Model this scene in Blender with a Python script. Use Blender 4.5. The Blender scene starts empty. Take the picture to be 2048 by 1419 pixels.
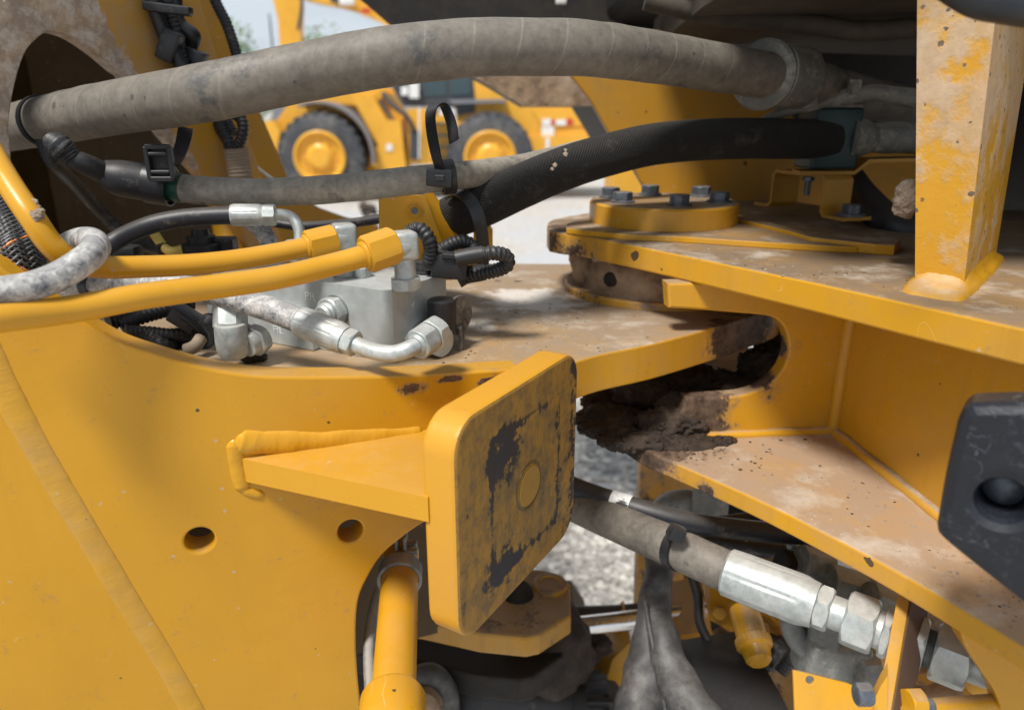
import bpy, bmesh, math, random
from mathutils import Vector, Matrix, noise as mnoise
random.seed(7)
C = bpy.context.scene.collection
SC = bpy.context.scene

# ------------------------------------------------------------------ camera, light, exposure
F = 1450.0                      # focal length in photo pixels (photo is 2048 x 1419)
PITCH = math.radians(18.6)
EYE = Vector((0, 0, 1.9))
cam_d = bpy.data.cameras.new('camera')
cam = bpy.data.objects.new('camera', cam_d); C.objects.link(cam)
cam.location = EYE
cam.rotation_euler = (math.pi/2 - PITCH, 0, 0)
cam_d.sensor_width = 36; cam_d.lens = F/2048*36
cam_d.clip_start = 0.05; cam_d.clip_end = 3000
cam_d.dof.use_dof = True; cam_d.dof.focus_distance = 0.92; cam_d.dof.aperture_fstop = 3.3
SC.camera = cam

world = bpy.data.worlds.new('World'); SC.world = world; world.use_nodes = True
wn = world.node_tree; wn.nodes.clear()
SUN_EL, SUN_AZ = math.radians(60), math.radians(218)    # azimuth: clockwise from +Y
sky = wn.nodes.new('ShaderNodeTexSky'); sky.sky_type = 'NISHITA'; sky.sun_disc = False
sky.sun_elevation = SUN_EL; sky.sun_rotation = SUN_AZ; sky.dust_density = 2.0
skm = wn.nodes.new('ShaderNodeVectorMath'); skm.operation = 'SCALE'; skm.inputs['Scale'].default_value = 0.055
wn.links.new(sky.outputs[0], skm.inputs[0])
tc = wn.nodes.new('ShaderNodeTexCoord')
mp = wn.nodes.new('ShaderNodeMapping'); mp.inputs['Scale'].default_value = (1, 1, 3.0)
nz = wn.nodes.new('ShaderNodeTexNoise'); nz.inputs['Scale'].default_value = 2.3; nz.inputs['Detail'].default_value = 5
mr = wn.nodes.new('ShaderNodeMapRange'); mr.inputs[1].default_value = .36; mr.inputs[2].default_value = .58
mr.inputs[3].default_value = 0.35
mx = wn.nodes.new('ShaderNodeMix'); mx.data_type = 'RGBA'
wn.links.new(tc.outputs['Generated'], mp.inputs[0]); wn.links.new(mp.outputs[0], nz.inputs['Vector'])
wn.links.new(nz.outputs[0], mr.inputs[0]); wn.links.new(mr.outputs[0], mx.inputs[0])
wn.links.new(skm.outputs[0], mx.inputs[6]); mx.inputs[7].default_value = (0.58, 0.64, 0.70, 1)
bgn = wn.nodes.new('ShaderNodeBackground'); bgn.inputs[1].default_value = 1.0
wo = wn.nodes.new('ShaderNodeOutputWorld')
wn.links.new(mx.outputs[2], bgn.inputs[0]); wn.links.new(bgn.outputs[0], wo.inputs[0])

sd = bpy.data.lights.new('sun', 'SUN'); sd.energy = 4.1; sd.angle = math.radians(12); sd.color = (1, .96, .9)
so = bpy.data.objects.new('sun', sd); C.objects.link(so)
sdir = Vector((math.sin(SUN_AZ)*math.cos(SUN_EL), math.cos(SUN_AZ)*math.cos(SUN_EL), math.sin(SUN_EL)))
so.rotation_euler = sdir.to_track_quat('Z', 'Y').to_euler()
so.location = (0, 0, 10)
SC.view_settings.view_transform = 'Standard'; SC.view_settings.look = 'None'
SC.view_settings.gamma = 1; SC.view_settings.use_curve_mapping = False
SC.view_settings.exposure = 0.25

# ------------------------------------------------------------------ pixel -> place helpers
_sp, _cp = math.sin(PITCH), math.cos(PITCH)
def ray(px, py):
    a, v = (px-1024)/F, (py-709.5)/F
    return Vector((a, _cp - v*_sp, -_sp - v*_cp))
def P(px, py, d): return EYE + ray(px, py)*d
def PZ(px, py, z):
    r = ray(px, py); return EYE + r*((z-EYE.z)/r.z)
def PY(px, py, Y):
    r = ray(px, py); return EYE + r*(Y/r.y)
def PP(px, py, o, n):
    r = ray(px, py); return EYE + r*((o-EYE).dot(n)/r.dot(n))
def V(*a): return Vector(a)

def catmull(pts, n=8, closed=False):
    out = []; m = len(pts)
    rng = m if closed else m-1
    g = (lambda i: pts[i % m]) if closed else (lambda i: pts[max(0, min(m-1, i))])
    for i in range(rng):
        a, b, c, d = g(i-1), g(i), g(i+1), g(i+2)
        if not closed and i == 0: a = [2*x-y for x, y in zip(b, c)]
        if not closed and i == rng-1: d = [2*x-y for x, y in zip(c, b)]
        for k in range(n):
            t = k/n
            out.append(tuple(.5*(2*q + (r-p)*t + (2*p-5*q+4*r-s)*t*t + (3*q-p-3*r+s)*t**3) for p, q, r, s in zip(a, b, c, d)))
    if not closed: out.append(tuple(pts[-1]))
    return out

# ------------------------------------------------------------------ object bookkeeping
def thing(name, label, cat, loc=(0, 0, 0), group=None):
    o = bpy.data.objects.new(name, None); C.objects.link(o)
    o.location = loc; o.empty_display_size = .05
    o['label'] = label; o['category'] = cat
    if group: o['group'] = group
    return o
def tag(o, label, cat, group=None):
    o['label'] = label; o['category'] = cat
    if group: o['group'] = group
    return o
def world_of(o):
    m = o.matrix_basis.copy()
    while o.parent: o = o.parent; m = o.matrix_basis @ m
    return m
def place(o, parent, mw):
    if parent is not None:
        o.parent = parent; o.matrix_basis = world_of(parent).inverted() @ mw
    else: o.matrix_basis = mw
    return o
def finish(name, me, mat, parent, ang=35, kind=None, label=None):
    """link a mesh whose vertices are in world space, giving it its own origin"""
    n = len(me.vertices)
    c = Vector()
    for v in me.vertices: c += v.co
    c /= max(1, n)
    me.transform(Matrix.Translation(-c))
    if mat: me.materials.append(mat)
    me.polygons.foreach_set('use_smooth', [True]*len(me.polygons))
    me.set_sharp_from_angle(angle=math.radians(ang))
    o = bpy.data.objects.new(name, me); C.objects.link(o)
    place(o, parent, Matrix.Translation(c))
    if kind: o['kind'] = kind
    if label: o['label'] = label
    return o

class G:
    """collects primitives in world space, builds ONE mesh object"""
    def __init__(s): s.bm = bmesh.new(); s.uv = s.bm.loops.layers.uv.new('uv')
    def box(s, c, size, rot=None):
        m = Matrix.Translation(Vector(c)) @ (rot.to_4x4() if rot else Matrix.Identity(4)) @ Matrix.Diagonal((*size, 1))
        bmesh.ops.create_cube(s.bm, size=1, matrix=m); return s
    def poly(s, pts, vec):
        """prism: polygon pts (3D) extruded by vec"""
        vec = Vector(vec)
        a = [s.bm.verts.new(p) for p in pts]; b = [s.bm.verts.new(Vector(p)+vec) for p in pts]
        s.bm.faces.new(a); s.bm.faces.new(b[::-1])
        n = len(a)
        for i in range(n): s.bm.faces.new((a[(i+1) % n], a[i], b[i], b[(i+1) % n]))
        return s
    def lathe(s, p0, axis, prof, n=24, up=(0, 0, 1), ph=0, capped=True, sq=None):
        axis = Vector(axis).normalized(); up = Vector(up)
        if abs(axis.dot(up)) > .95: up = Vector((1, 0, 0))
        x = up.cross(axis).normalized(); y = axis.cross(x); p0 = Vector(p0)
        rings = []
        for (t, r) in prof:
            rg = []
            for k in range(n):
                a = 2*math.pi*k/n + ph
                rg.append(s.bm.verts.new(p0 + axis*t + (x*math.cos(a) + y*math.sin(a))*max(r, 1e-5)))
            rings.append(rg)
        for i in range(len(rings)-1):
            for k in range(n):
                s.bm.faces.new((rings[i][k], rings[i][(k+1) % n], rings[i+1][(k+1) % n], rings[i+1][k]))
        if capped:
            s.bm.faces.new(rings[0][::-1]); s.bm.faces.new(rings[-1])
        return s
    def hexa(s, p0, axis, r, L, ch=.12, ph=0, hole=0):
        """hexagonal nut body, chamfered at both ends; r = corner radius"""
        c = min(ch*r, L*.3)
        n = 24
        # hex prism intersected with rounded ends: corners pulled in on the end rings
        axis = Vector(axis).normalized(); up = Vector((0, 0, 1))
        if abs(axis.dot(up)) > .95: up = Vector((1, 0, 0))
        x = up.cross(axis).normalized(); y = axis.cross(x); p0 = Vector(p0)
        def hr(a):
            a = (a - ph) % (math.pi/3); return r*math.cos(math.pi/6)/math.cos(a-math.pi/6)
        rings = []
        rin = r*math.cos(math.pi/6)
        for (t, lim, sink) in ((0, .93, 0), (0, .985, c*.0), (c, 2, 0), (L-c, 2, 0), (L, .985, 0), (L, .93, 0)):
            rg = []
            for k in range(n):
                a = 2*math.pi*k/n
                h = hr(a); rr = min(h, rin*lim) if lim < 2 else h
                tt = t
                if lim == 2:
                    e = (h-rin)/(r-rin+1e-9)
                    tt = (c*(.15+.85*e)) if t < L/2 else L-(c*(.15+.85*e))
                rg.append(s.bm.verts.new(p0 + axis*tt + (x*math.cos(a)+y*math.sin(a))*rr))
            rings.append(rg)
        for i in range(len(rings)-1):
            for k in range(n):
                s.bm.faces.new((rings[i][k], rings[i][(k+1) % n], rings[i+1][(k+1) % n], rings[i+1][k]))
        s.bm.faces.new(rings[0][::-1]); s.bm.faces.new(rings[-1])
        return s
    def tube(s, pts, rad, n=20, sub=10, corr=None, wob=0, flat=None, closed=False, capped=True, upv=(0, 0, 1)):
        """pts: 3D points (Vector) -> smooth tube, rad float or list; corr=(pitch, depth); flat=(w,h) strap section"""
        P4 = [tuple(p) + ((rad if not isinstance(rad, (list, tuple)) else rad[i]),) for i, p in enumerate(pts)]
        q = catmull(P4, sub, closed)
        pos = [Vector(a[:3]) for a in q]; rs = [a[3] for a in q]
        if corr:                                    # resample by length finely
            L = [0]
            for i in range(1, len(pos)): L.append(L[-1] + (pos[i]-pos[i-1]).length)
            step = corr[0]/4; m = int(L[-1]/step); np_, nr = [], []
            j = 0
            for k in range(m+1):
                t = k*step
                while j < len(L)-2 and L[j+1] < t: j += 1
                f = (t-L[j])/max(1e-9, L[j+1]-L[j]); f = min(1, max(0, f))
                np_.append(pos[j].lerp(pos[j+1], f))
                nr.append((rs[j]*(1-f)+rs[j+1]*f)*(1 + (corr[1] if k % 4 < 2 else -corr[1])))
            pos, rs = np_, nr
        m = len(pos)
        tang = []
        for i in range(m):
            if closed: t = pos[(i+1) % m]-pos[i-1]
            else: t = pos[min(m-1, i+1)]-pos[max(0, i-1)]
            tang.append(t.normalized() if t.length > 1e-9 else Vector((1, 0, 0)))
        up = Vector(upv)
        if abs(tang[0].dot(up)) > .9: up = Vector((0, 1, 0)) if abs(tang[0].y) < .9 else Vector((1, 0, 0))
        nx = (up - tang[0]*up.dot(tang[0])).normalized()
        rings = []; Ls = []; l = 0
        for i in range(m):
            if i: l += (pos[i]-pos[i-1]).length
            Ls.append(l)
            nx = (nx - tang[i]*nx.dot(tang[i])).normalized(); ny = tang[i].cross(nx)
            rg = []
            for k in range(n):
                a = 2*math.pi*k/n
                if flat:
                    ca, sa = math.cos(a), math.sin(a)
                    e = .35
                    u = math.copysign(abs(ca)**e, ca)*flat[1]/2; w = math.copysign(abs(sa)**e, sa)*flat[0]/2
                    rg.append(s.bm.verts.new(pos[i] + nx*u + ny*w)); continue
                r = rs[i]
                p = pos[i] + (nx*math.cos(a)+ny*math.sin(a))*r
                if wob: p += (p-pos[i]).normalized()*wob*mnoise.noise(p*28)
                rg.append(s.bm.verts.new(p))
            rings.append(rg)
        rr = range(m if closed else m-1)
        for i in rr:
            j = (i+1) % m
            for k in range(n):
                f = s.bm.faces.new((rings[i][k], rings[i][(k+1) % n], rings[j][(k+1) % n], rings[j][k]))
                us = ((Ls[i], k/n), (Ls[i], (k+1)/n), (Ls[j], (k+1)/n), (Ls[j], k/n))
                for lp, uv in zip(f.loops, us): lp[s.uv].uv = uv
        if capped and not closed:
            s.bm.faces.new(rings[0][::-1]); s.bm.faces.new(rings[-1])
        return s
    def blob(s, c, r, sub=3, amp=.35, fr=3.0, sc=(1, 1, 1), seed=0):
        res = bmesh.ops.create_icosphere(s.bm, subdivisions=sub, radius=1)
        c = Vector(c)
        for v in res['verts']:
            p = v.co.copy(); q = Vector((p.x*sc[0], p.y*sc[1], p.z*sc[2]))*r
            w = (c+q)*(fr*.5/r) + Vector((seed, 0, 0)); nn = Vector((p.x/sc[0], p.y/sc[1], p.z/sc[2])).normalized()
            v.co = c + q + nn*(amp*r*min(1, min(sc)*1.3)*(mnoise.fractal(w, 1.0, 2.0, 4) + .35*mnoise.fractal(w*4.2, 1.0, 2.0, 3)))
        return s
    def bevel(s, w, seg=2, ang=30):
        es = [e for e in s.bm.edges if len(e.link_faces) == 2 and e.calc_face_angle(0) > math.radians(ang)]
        bmesh.ops.recalc_face_normals(s.bm, faces=s.bm.faces)
        bmesh.ops.bevel(s.bm, geom=es, offset=w, segments=seg, profile=.5, affect='EDGES', clamp_overlap=True)
        return s
    def build(s, name, mat, parent=None, ang=35, **kw):
        bmesh.ops.recalc_face_normals(s.bm, faces=s.bm.faces)
        me = bpy.data.meshes.new(name); s.bm.to_mesh(me); s.bm.free()
        return finish(name, me, mat, parent, ang, **kw)

def frame(o, n, up=(0, 0, 1)):
    n = Vector(n).normalized(); up = Vector(up)
    if abs(n.dot(up)) > .95: up = Vector((0, 1, 0))
    x = up.cross(n).normalized(); y = n.cross(x)
    m = Matrix.Identity(4)
    for i in range(3): m[i][0], m[i][1], m[i][2], m[i][3] = x[i], y[i], n[i], o[i]
    return m
def plate(name, outline, o, n, t, mat, parent=None, holes=(), bevel=.0025, label=None, kind=None, dense=None):
    """flat plate: visible face lies on plane (o, n) with n to the viewer, thickness t goes behind it.
    outline items: (px,py) photo points dropped on the plane, or 3D Vectors"""
    o = Vector(o); n = Vector(n).normalized()
    fr = frame(o, n); inv = fr.inverted()
    def two(p):
        q = p if isinstance(p, Vector) else PP(p[0], p[1], o, n)
        q = inv @ q; return q.x, q.y
    cu = bpy.data.curves.new(name, 'CURVE'); cu.dimensions = '2D'; cu.fill_mode = 'BOTH'
    b = min(bevel, t*.45)
    cu.extrude = max(1e-4, t/2-b); cu.bevel_depth = b; cu.bevel_resolution = 1; cu.offset = -b
    for loop in (outline, *holes):
        sp = cu.splines.new('POLY'); sp.points.add(len(loop)-1)
        for i, p in enumerate(loop):
            x, y = two(p); sp.points[i].co = (x, y, 0, 1)
        sp.use_cyclic_u = True
    ob = bpy.data.objects.new(name, cu); C.objects.link(ob)
    dg = bpy.context.evaluated_depsgraph_get(); dg.update()
    me = bpy.data.meshes.new_from_object(ob.evaluated_get(dg))
    bpy.data.objects.remove(ob); bpy.data.curves.remove(cu)
    bm = bmesh.new(); bm.from_mesh(me); bmesh.ops.remove_doubles(bm, verts=bm.verts, dist=1e-6)
    bmesh.ops.recalc_face_normals(bm, faces=bm.faces); bm.to_mesh(me); bm.free()
    me.transform(Matrix.Translation((0, 0, -t/2)))
    me.materials.clear(); me.materials.append(mat)
    me.polygons.foreach_set('use_smooth', [True]*len(me.polygons)); me.set_sharp_from_angle(angle=math.radians(13))
    ob = bpy.data.objects.new(name, me); C.objects.link(ob)
    place(ob, parent, fr)
    if label: ob['label'] = label
    if kind: ob['kind'] = kind
    return ob
def sm(pts, n=6): return [tuple(p) for p in catmull(pts, n)]
def circ_px(c, r, o, n, k=28):
    """circle of radius r (m) round the plane point seen at pixel c, as 3D points"""
    cc = PP(c[0], c[1], Vector(o), Vector(n)); m = frame(cc, n)
    return [m @ Vector((r*math.cos(2*math.pi*i/k), r*math.sin(2*math.pi*i/k), 0)) for i in range(k)]

# ------------------------------------------------------------------ materials
class NT:
    def __init__(s, name, rough=.5, metal=0, spec=.5):
        s.m = bpy.data.materials.new(name); s.m.use_nodes = True
        s.t = s.m.node_tree; s.b = s.t.nodes['Principled BSDF']
        s.b.inputs['Roughness'].default_value = rough; s.b.inputs['Metallic'].default_value = metal
        s.b.inputs['Specular IOR Level'].default_value = spec
        s.g = s.t.nodes.new('ShaderNodeNewGeometry'); s.c = s.t.nodes.new('ShaderNodeTexCoord')
        s.pos = s.g.outputs['Position']; s.nrm = s.g.outputs['Normal']; s.obj = s.c.outputs['Object']; s.uvc = s.c.outputs['UV']
    def link(s, v, i):
        if isinstance(v, bpy.types.NodeSocket): s.t.links.new(v, i)
        elif isinstance(v, (tuple, list)) and len(v) == 3 and i.type == 'RGBA': i.default_value = (*v, 1)
        else: i.default_value = v
    def n(s, ty, outs=0, **kw):
        nd = s.t.nodes.new(ty)
        for k, v in kw.items():
            if k.startswith('i_'):
                key = k[2:]; key = int(key) if key.isdigit() else key.replace('_', ' ')
                s.link(v, nd.inputs[key])
            else: setattr(nd, k, v)
        return nd.outputs[outs]
    def mul(s, a, b): return s.n('ShaderNodeMath', operation='MULTIPLY', i_0=a, i_1=b)
    def math(s, op, a, b=0.0, clamp=False): return s.n('ShaderNodeMath', operation=op, i_0=a, i_1=b, use_clamp=clamp)
    def add(s, a, b): return s.n('ShaderNodeMath', operation='ADD', i_0=a, i_1=b)
    def mapr(s, v, a, b, c=0.0, d=1.0): return s.n('ShaderNodeMapRange', i_0=v, i_1=a, i_2=b, i_3=c, i_4=d)
    def noise(s, scale, detail=3, rough=.55, vec=None, dist=0.0, off=(0, 0, 0), sc=(1, 1, 1)):
        vec = s.pos if vec is None else vec
        if off != (0, 0, 0) or sc != (1, 1, 1):
            vec = s.n('ShaderNodeMapping', i_Vector=vec, i_Location=off, i_Scale=sc)
        return s.n('ShaderNodeTexNoise', i_Vector=vec, i_Scale=scale, i_Detail=detail, i_Roughness=rough, i_Distortion=dist)
    def voro(s, scale, vec=None, feature='F1', rnd=1.0):
        return s.n('ShaderNodeTexVoronoi', feature=feature, i_Vector=s.pos if vec is None else vec, i_Scale=scale, i_Randomness=rnd)
    def mix(s, f, a, b):
        nd = s.t.nodes.new('ShaderNodeMix'); nd.data_type = 'RGBA'
        s.link(f, nd.inputs[0]); s.link(a, nd.inputs[6]); s.link(b, nd.inputs[7]); return nd.outputs[2]
    def up(s, lo=.6, hi=.95):
        z = s.n('ShaderNodeSeparateXYZ', 2, i_0=s.nrm); return s.mapr(z, lo, hi)
    def sep(s, v, k): return s.n('ShaderNodeSeparateXYZ', k, i_0=v)
    def chips(s, scale, size, dens, seed=0.0):
        """sparse irregular flecks"""
        w = s.n('ShaderNodeVectorMath', operation='ADD', i_0=s.pos, i_1=s.n('ShaderNodeVectorMath', operation='SCALE', i_0=s.n('ShaderNodeTexNoise', 1, i_Vector=s.pos, i_Scale=scale*2.5, i_Detail=2.0), i_Scale=.35/scale))
        w = s.n('ShaderNodeVectorMath', operation='ADD', i_0=w, i_1=(seed, seed*2, 0))
        v = s.voro(scale, w); vc = s.n('ShaderNodeTexVoronoi', 1, i_Vector=w, i_Scale=scale)
        r = s.sep(vc, 0)
        inside = s.math('LESS_THAN', v, s.mul(size, s.sep(vc, 1)))
        return s.mul(inside, s.math('LESS_THAN', r, dens))
    def done(s, col, rough=None, bump=None, bs=.3, bd=.002):
        s.link(col, s.b.inputs['Base Color'])
        if rough is not None: s.link(rough, s.b.inputs['Roughness'])
        if bump is not None:
            nd = s.t.nodes.new('ShaderNodeBump'); nd.inputs['Strength'].default_value = bs; nd.inputs['Distance'].default_value = bd
            s.link(bump, nd.inputs['Height']); s.t.links.new(nd.outputs[0], s.b.inputs['Normal'])
        return s.m

DUST = (.30, .222, .152); PALE = (.47, .41, .34); MUDC = (.055, .036, .025)
YEL = (.585, .290, .014)
def paint(name, base=YEL, updust=.75, film=.12, mud=0.0, chip=.25, rough=.31, bump=.25, spots=(), dust=None, pale=()):
    DUST = dust or globals()['DUST']
    m = NT(name, rough, spec=.38)
    big = m.noise(3.1, 4, .6); mid = m.noise(17, 5, .65); fine = m.noise(140, 3, .6)
    col = m.mix(m.mapr(big, .3, .7), tuple(x*.90 for x in base), tuple(min(1, x*1.07) for x in base))
    # thin dust film, patchy
    f = m.mapr(m.add(m.mul(mid, .6), m.mul(big, .5)), .50, .78, 0.0, film*2.2)
    col = m.mix(f, col, DUST)
    run = m.mapr(m.add(m.mul(m.noise(1.0, 5, .6, sc=(46, 46, 2.6)), .7), m.mul(big, .35)), .56, .72, 0, .10+film)
    col = m.mix(run, col, tuple(x*.62 for x in base))
    scr = m.mul(m.mapr(m.math('ABSOLUTE', m.add(m.noise(7, 2, .5, dist=1.6, off=(2, 5, 1)), -.5)), 0, .0030, 1, 0), m.mapr(m.noise(11, 4, .6, off=(8, 1, 3)), .60, .66))
    col = m.mix(m.mul(scr, .55), col, (.80, .62, .30))
    # settled dust on faces that look up
    u = m.mul(m.up(.72, .96), m.mapr(m.add(m.mul(mid, .55), m.mul(m.noise(5.5, 5, .62, off=(3, 1, 0)), .6)), .42, .60, (.2 if updust < .9 else .72)*updust, updust))
    col = m.mix(u, col, m.mix(m.mapr(m.noise(9, 6, .7, off=(5, 5, 2)), .52, .68), DUST, PALE))
    # fine speckle of splashes
    sp = m.chips(85, .20, .10 + film*.4); col = m.mix(m.mul(sp, .5), col, PALE)
    if chip:
        c1 = m.chips(22, .20, chip*.35, 3.3); c2 = m.chips(75, .2, chip*.22, 9.1)
        cc = m.math('MAXIMUM', c1, c2); col = m.mix(m.mul(cc, .9), col, (.045, .035, .03))
    if mud:
        mm = m.mapr(m.add(m.mul(m.noise(14, 7, .7, off=(1, 7, 2)), .8), m.mul(fine, .2)), .60-mud*.25, .66-mud*.25)
        col = m.mix(mm, col, m.mix(m.mapr(mid, .4, .6), (.10, .06, .035), (.28, .2, .14)))
    for (c, rad) in pale:  # pale patches: sky glare painted into the colour, over whitish deposits
        w = m.n('ShaderNodeVectorMath', 1, operation='DISTANCE', i_0=m.pos, i_1=tuple(c))
        k = m.add(m.mapr(w, rad*1.5, 0, 0, 1), m.mul(m.add(m.noise(20, 7, .72, off=(1, 2, 1)), -.5), 1.9))
        col = m.mix(m.mapr(k, .45, .75, 0, .85), col, (.66, .62, .57))
    for (c, rad, *st) in spots:
        w = m.n('ShaderNodeVectorMath', operation='SUBTRACT', i_0=m.pos, i_1=tuple(c))
        w = m.n('ShaderNodeVectorMath', 1, operation='LENGTH', i_0=m.n('ShaderNodeVectorMath', operation='MULTIPLY', i_0=w, i_1=st[0] if st else (1, 1, 1)))
        k = m.add(m.mapr(w, rad*1.5, 0, 0, 1), m.add(m.mul(m.add(m.noise(22, 7, .75, off=(rad*50, 0, 1)), -.5), 1.7), m.mul(m.add(fine, -.5), .5)))
        mm = m.mapr(k, .42, .50); film_ = m.mapr(k, .22, .46, 0, .6)
        col = m.mix(film_, col, (.24, .165, .11))
        col = m.mix(mm, col, m.mix(m.mapr(m.noise(50, 6, .75), .36, .62), (.035, .022, .015), (.15, .10, .07)))
    r = m.add(m.mapr(m.add(f, u), 0, 1, rough, .56), m.mul(m.add(mid, -.5), .5))
    h = m.add(m.mul(fine, .25), m.mul(m.noise(38, 3), .5))
    return m.done(col, r, h, bump, .0012)

M = {}
M['yellow'] = paint('yellow_paint', film=.10, updust=.72)
M['yellow_clean'] = paint('yellow_paint_clean', film=.015, updust=.22, chip=.10, bump=.3)
M['yellow_tube'] = paint('yellow_tube_paint', film=.05, updust=.12, chip=.12, bump=.12, rough=.33)
M['yellow_dusty'] = paint('yellow_paint_under_dust', film=.14, updust=.98, chip=.45, rough=.38)
M['grimy_shaded'] = paint('grimy_yellow_paint_shade_in_colour', film=.3, updust=.9, chip=.2, rough=.6, base=(.065, .034, .007), dust=(.11, .075, .04))  # grime, with the shade of the cavity put into the base colour
M['yellow_pale'] = paint('yellow_paint_pale_dust', film=.20, updust=.93, chip=.3, rough=.42)
M['yellow_muddy'] = paint('yellow_paint_mud_stained', film=.3, updust=.9, mud=.35, chip=.5)
M['yellow_dull_shaded'] = paint('yellow_paint_dirt_and_painted_shade', film=.22, updust=.85, chip=.2, rough=.5, base=(.46, .23, .022), dust=(.19, .14, .095))  # dusty paint, base also darkened to paint in the shade
M['yellow_far'] = paint('yellow_paint_far', film=.05, updust=.2, chip=0, base=(.74, .38, .04))

def m_post():
    m = NT('post_paint_caked_mud', .5)
    col = m.mix(m.mapr(m.noise(6, 4), .3, .7), tuple(x*.92 for x in YEL), YEL)
    z = m.sep(m.pos, 2)
    band = m.math('MULTIPLY', m.mapr(z, 1.80, 1.90), m.mapr(z, 2.08, 1.96))
    n = m.add(m.mul(m.noise(24, 7, .68), .8), m.mul(m.noise(90, 4, .7), .2))
    frt = m.mapr(m.mul(m.sep(m.nrm, 1), -1), .35, .75)
    cake = m.mul(m.mul(m.mapr(m.add(m.noise(15, 7, .62, off=(4, 1, 1)), m.add(m.mul(band, .16), m.mul(m.sep(m.pos, 0), .12))), .60, .70), .85), frt)
    film = m.mapr(m.add(m.noise(15, 6, .7, off=(2, 2, 2)), m.mul(band, .10)), .54, .76, 0, .6)
    col = m.mix(film, col, (.50, .36, .22))
    col = m.mix(cake, col, m.mix(m.mapr(m.noise(60, 5, .7), .35, .65), (.40, .29, .19), (.52, .40, .29)))
    ch = m.chips(80, .30, .30, 2.0); col = m.mix(m.mul(ch, .9), col, (.09, .07, .055))
    col = m.mix(m.mul(m.chips(110, .3, .2, 6.0), .8), col, (.10, .075, .055))
    return m.done(col, m.mapr(cake, 0, 1, .45, .9), m.add(m.mul(cake, .4), m.mul(m.noise(70, 6, .7), .45)), .6, .003)
M['post'] = m_post()

def m_bulk(c_near, slope):
    """bulkhead paint: pale dried-dust film over its near (left) part, with a ragged edge"""
    m = NT('bulkhead_paint_dust_film', .45)
    x, y = m.sep(m.obj, 0), m.sep(m.obj, 1)
    n = m.add(m.mul(m.add(m.noise(16, 7, .72, vec=m.obj), -.5), .09), m.mul(m.add(m.noise(60, 5, .7, vec=m.obj), -.5), .03))
    e = m.add(m.add(x, m.mul(y, slope)), n)
    f = m.mapr(e, c_near+.004, c_near-.004)
    col = m.mix(m.mapr(m.noise(6, 4), .3, .7), tuple(v*.85 for v in YEL), YEL)
    col = m.mix(m.mapr(m.noise(8, 4, .6, off=(1, 1, 1)), .45, .62, .1, .6), col, (.40, .29, .19))
    col = m.mix(m.mul(f, m.mapr(m.noise(20, 7, .75), .30, .55, .55, .95)), col, m.mix(m.mapr(m.noise(34, 7, .75), .42, .60), (.30, .235, .19), (.56, .49, .43)))
    sc_ = m.mul(f, m.chips(38, .30, .25, 4.0)); col = m.mix(sc_, col, (.7, .66, .6))
    return m.done(col, m.mapr(f, 0, 1, .4, .7), m.add(m.noise(60, 5, .7), m.mul(f, .3)), .3, .001)

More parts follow.
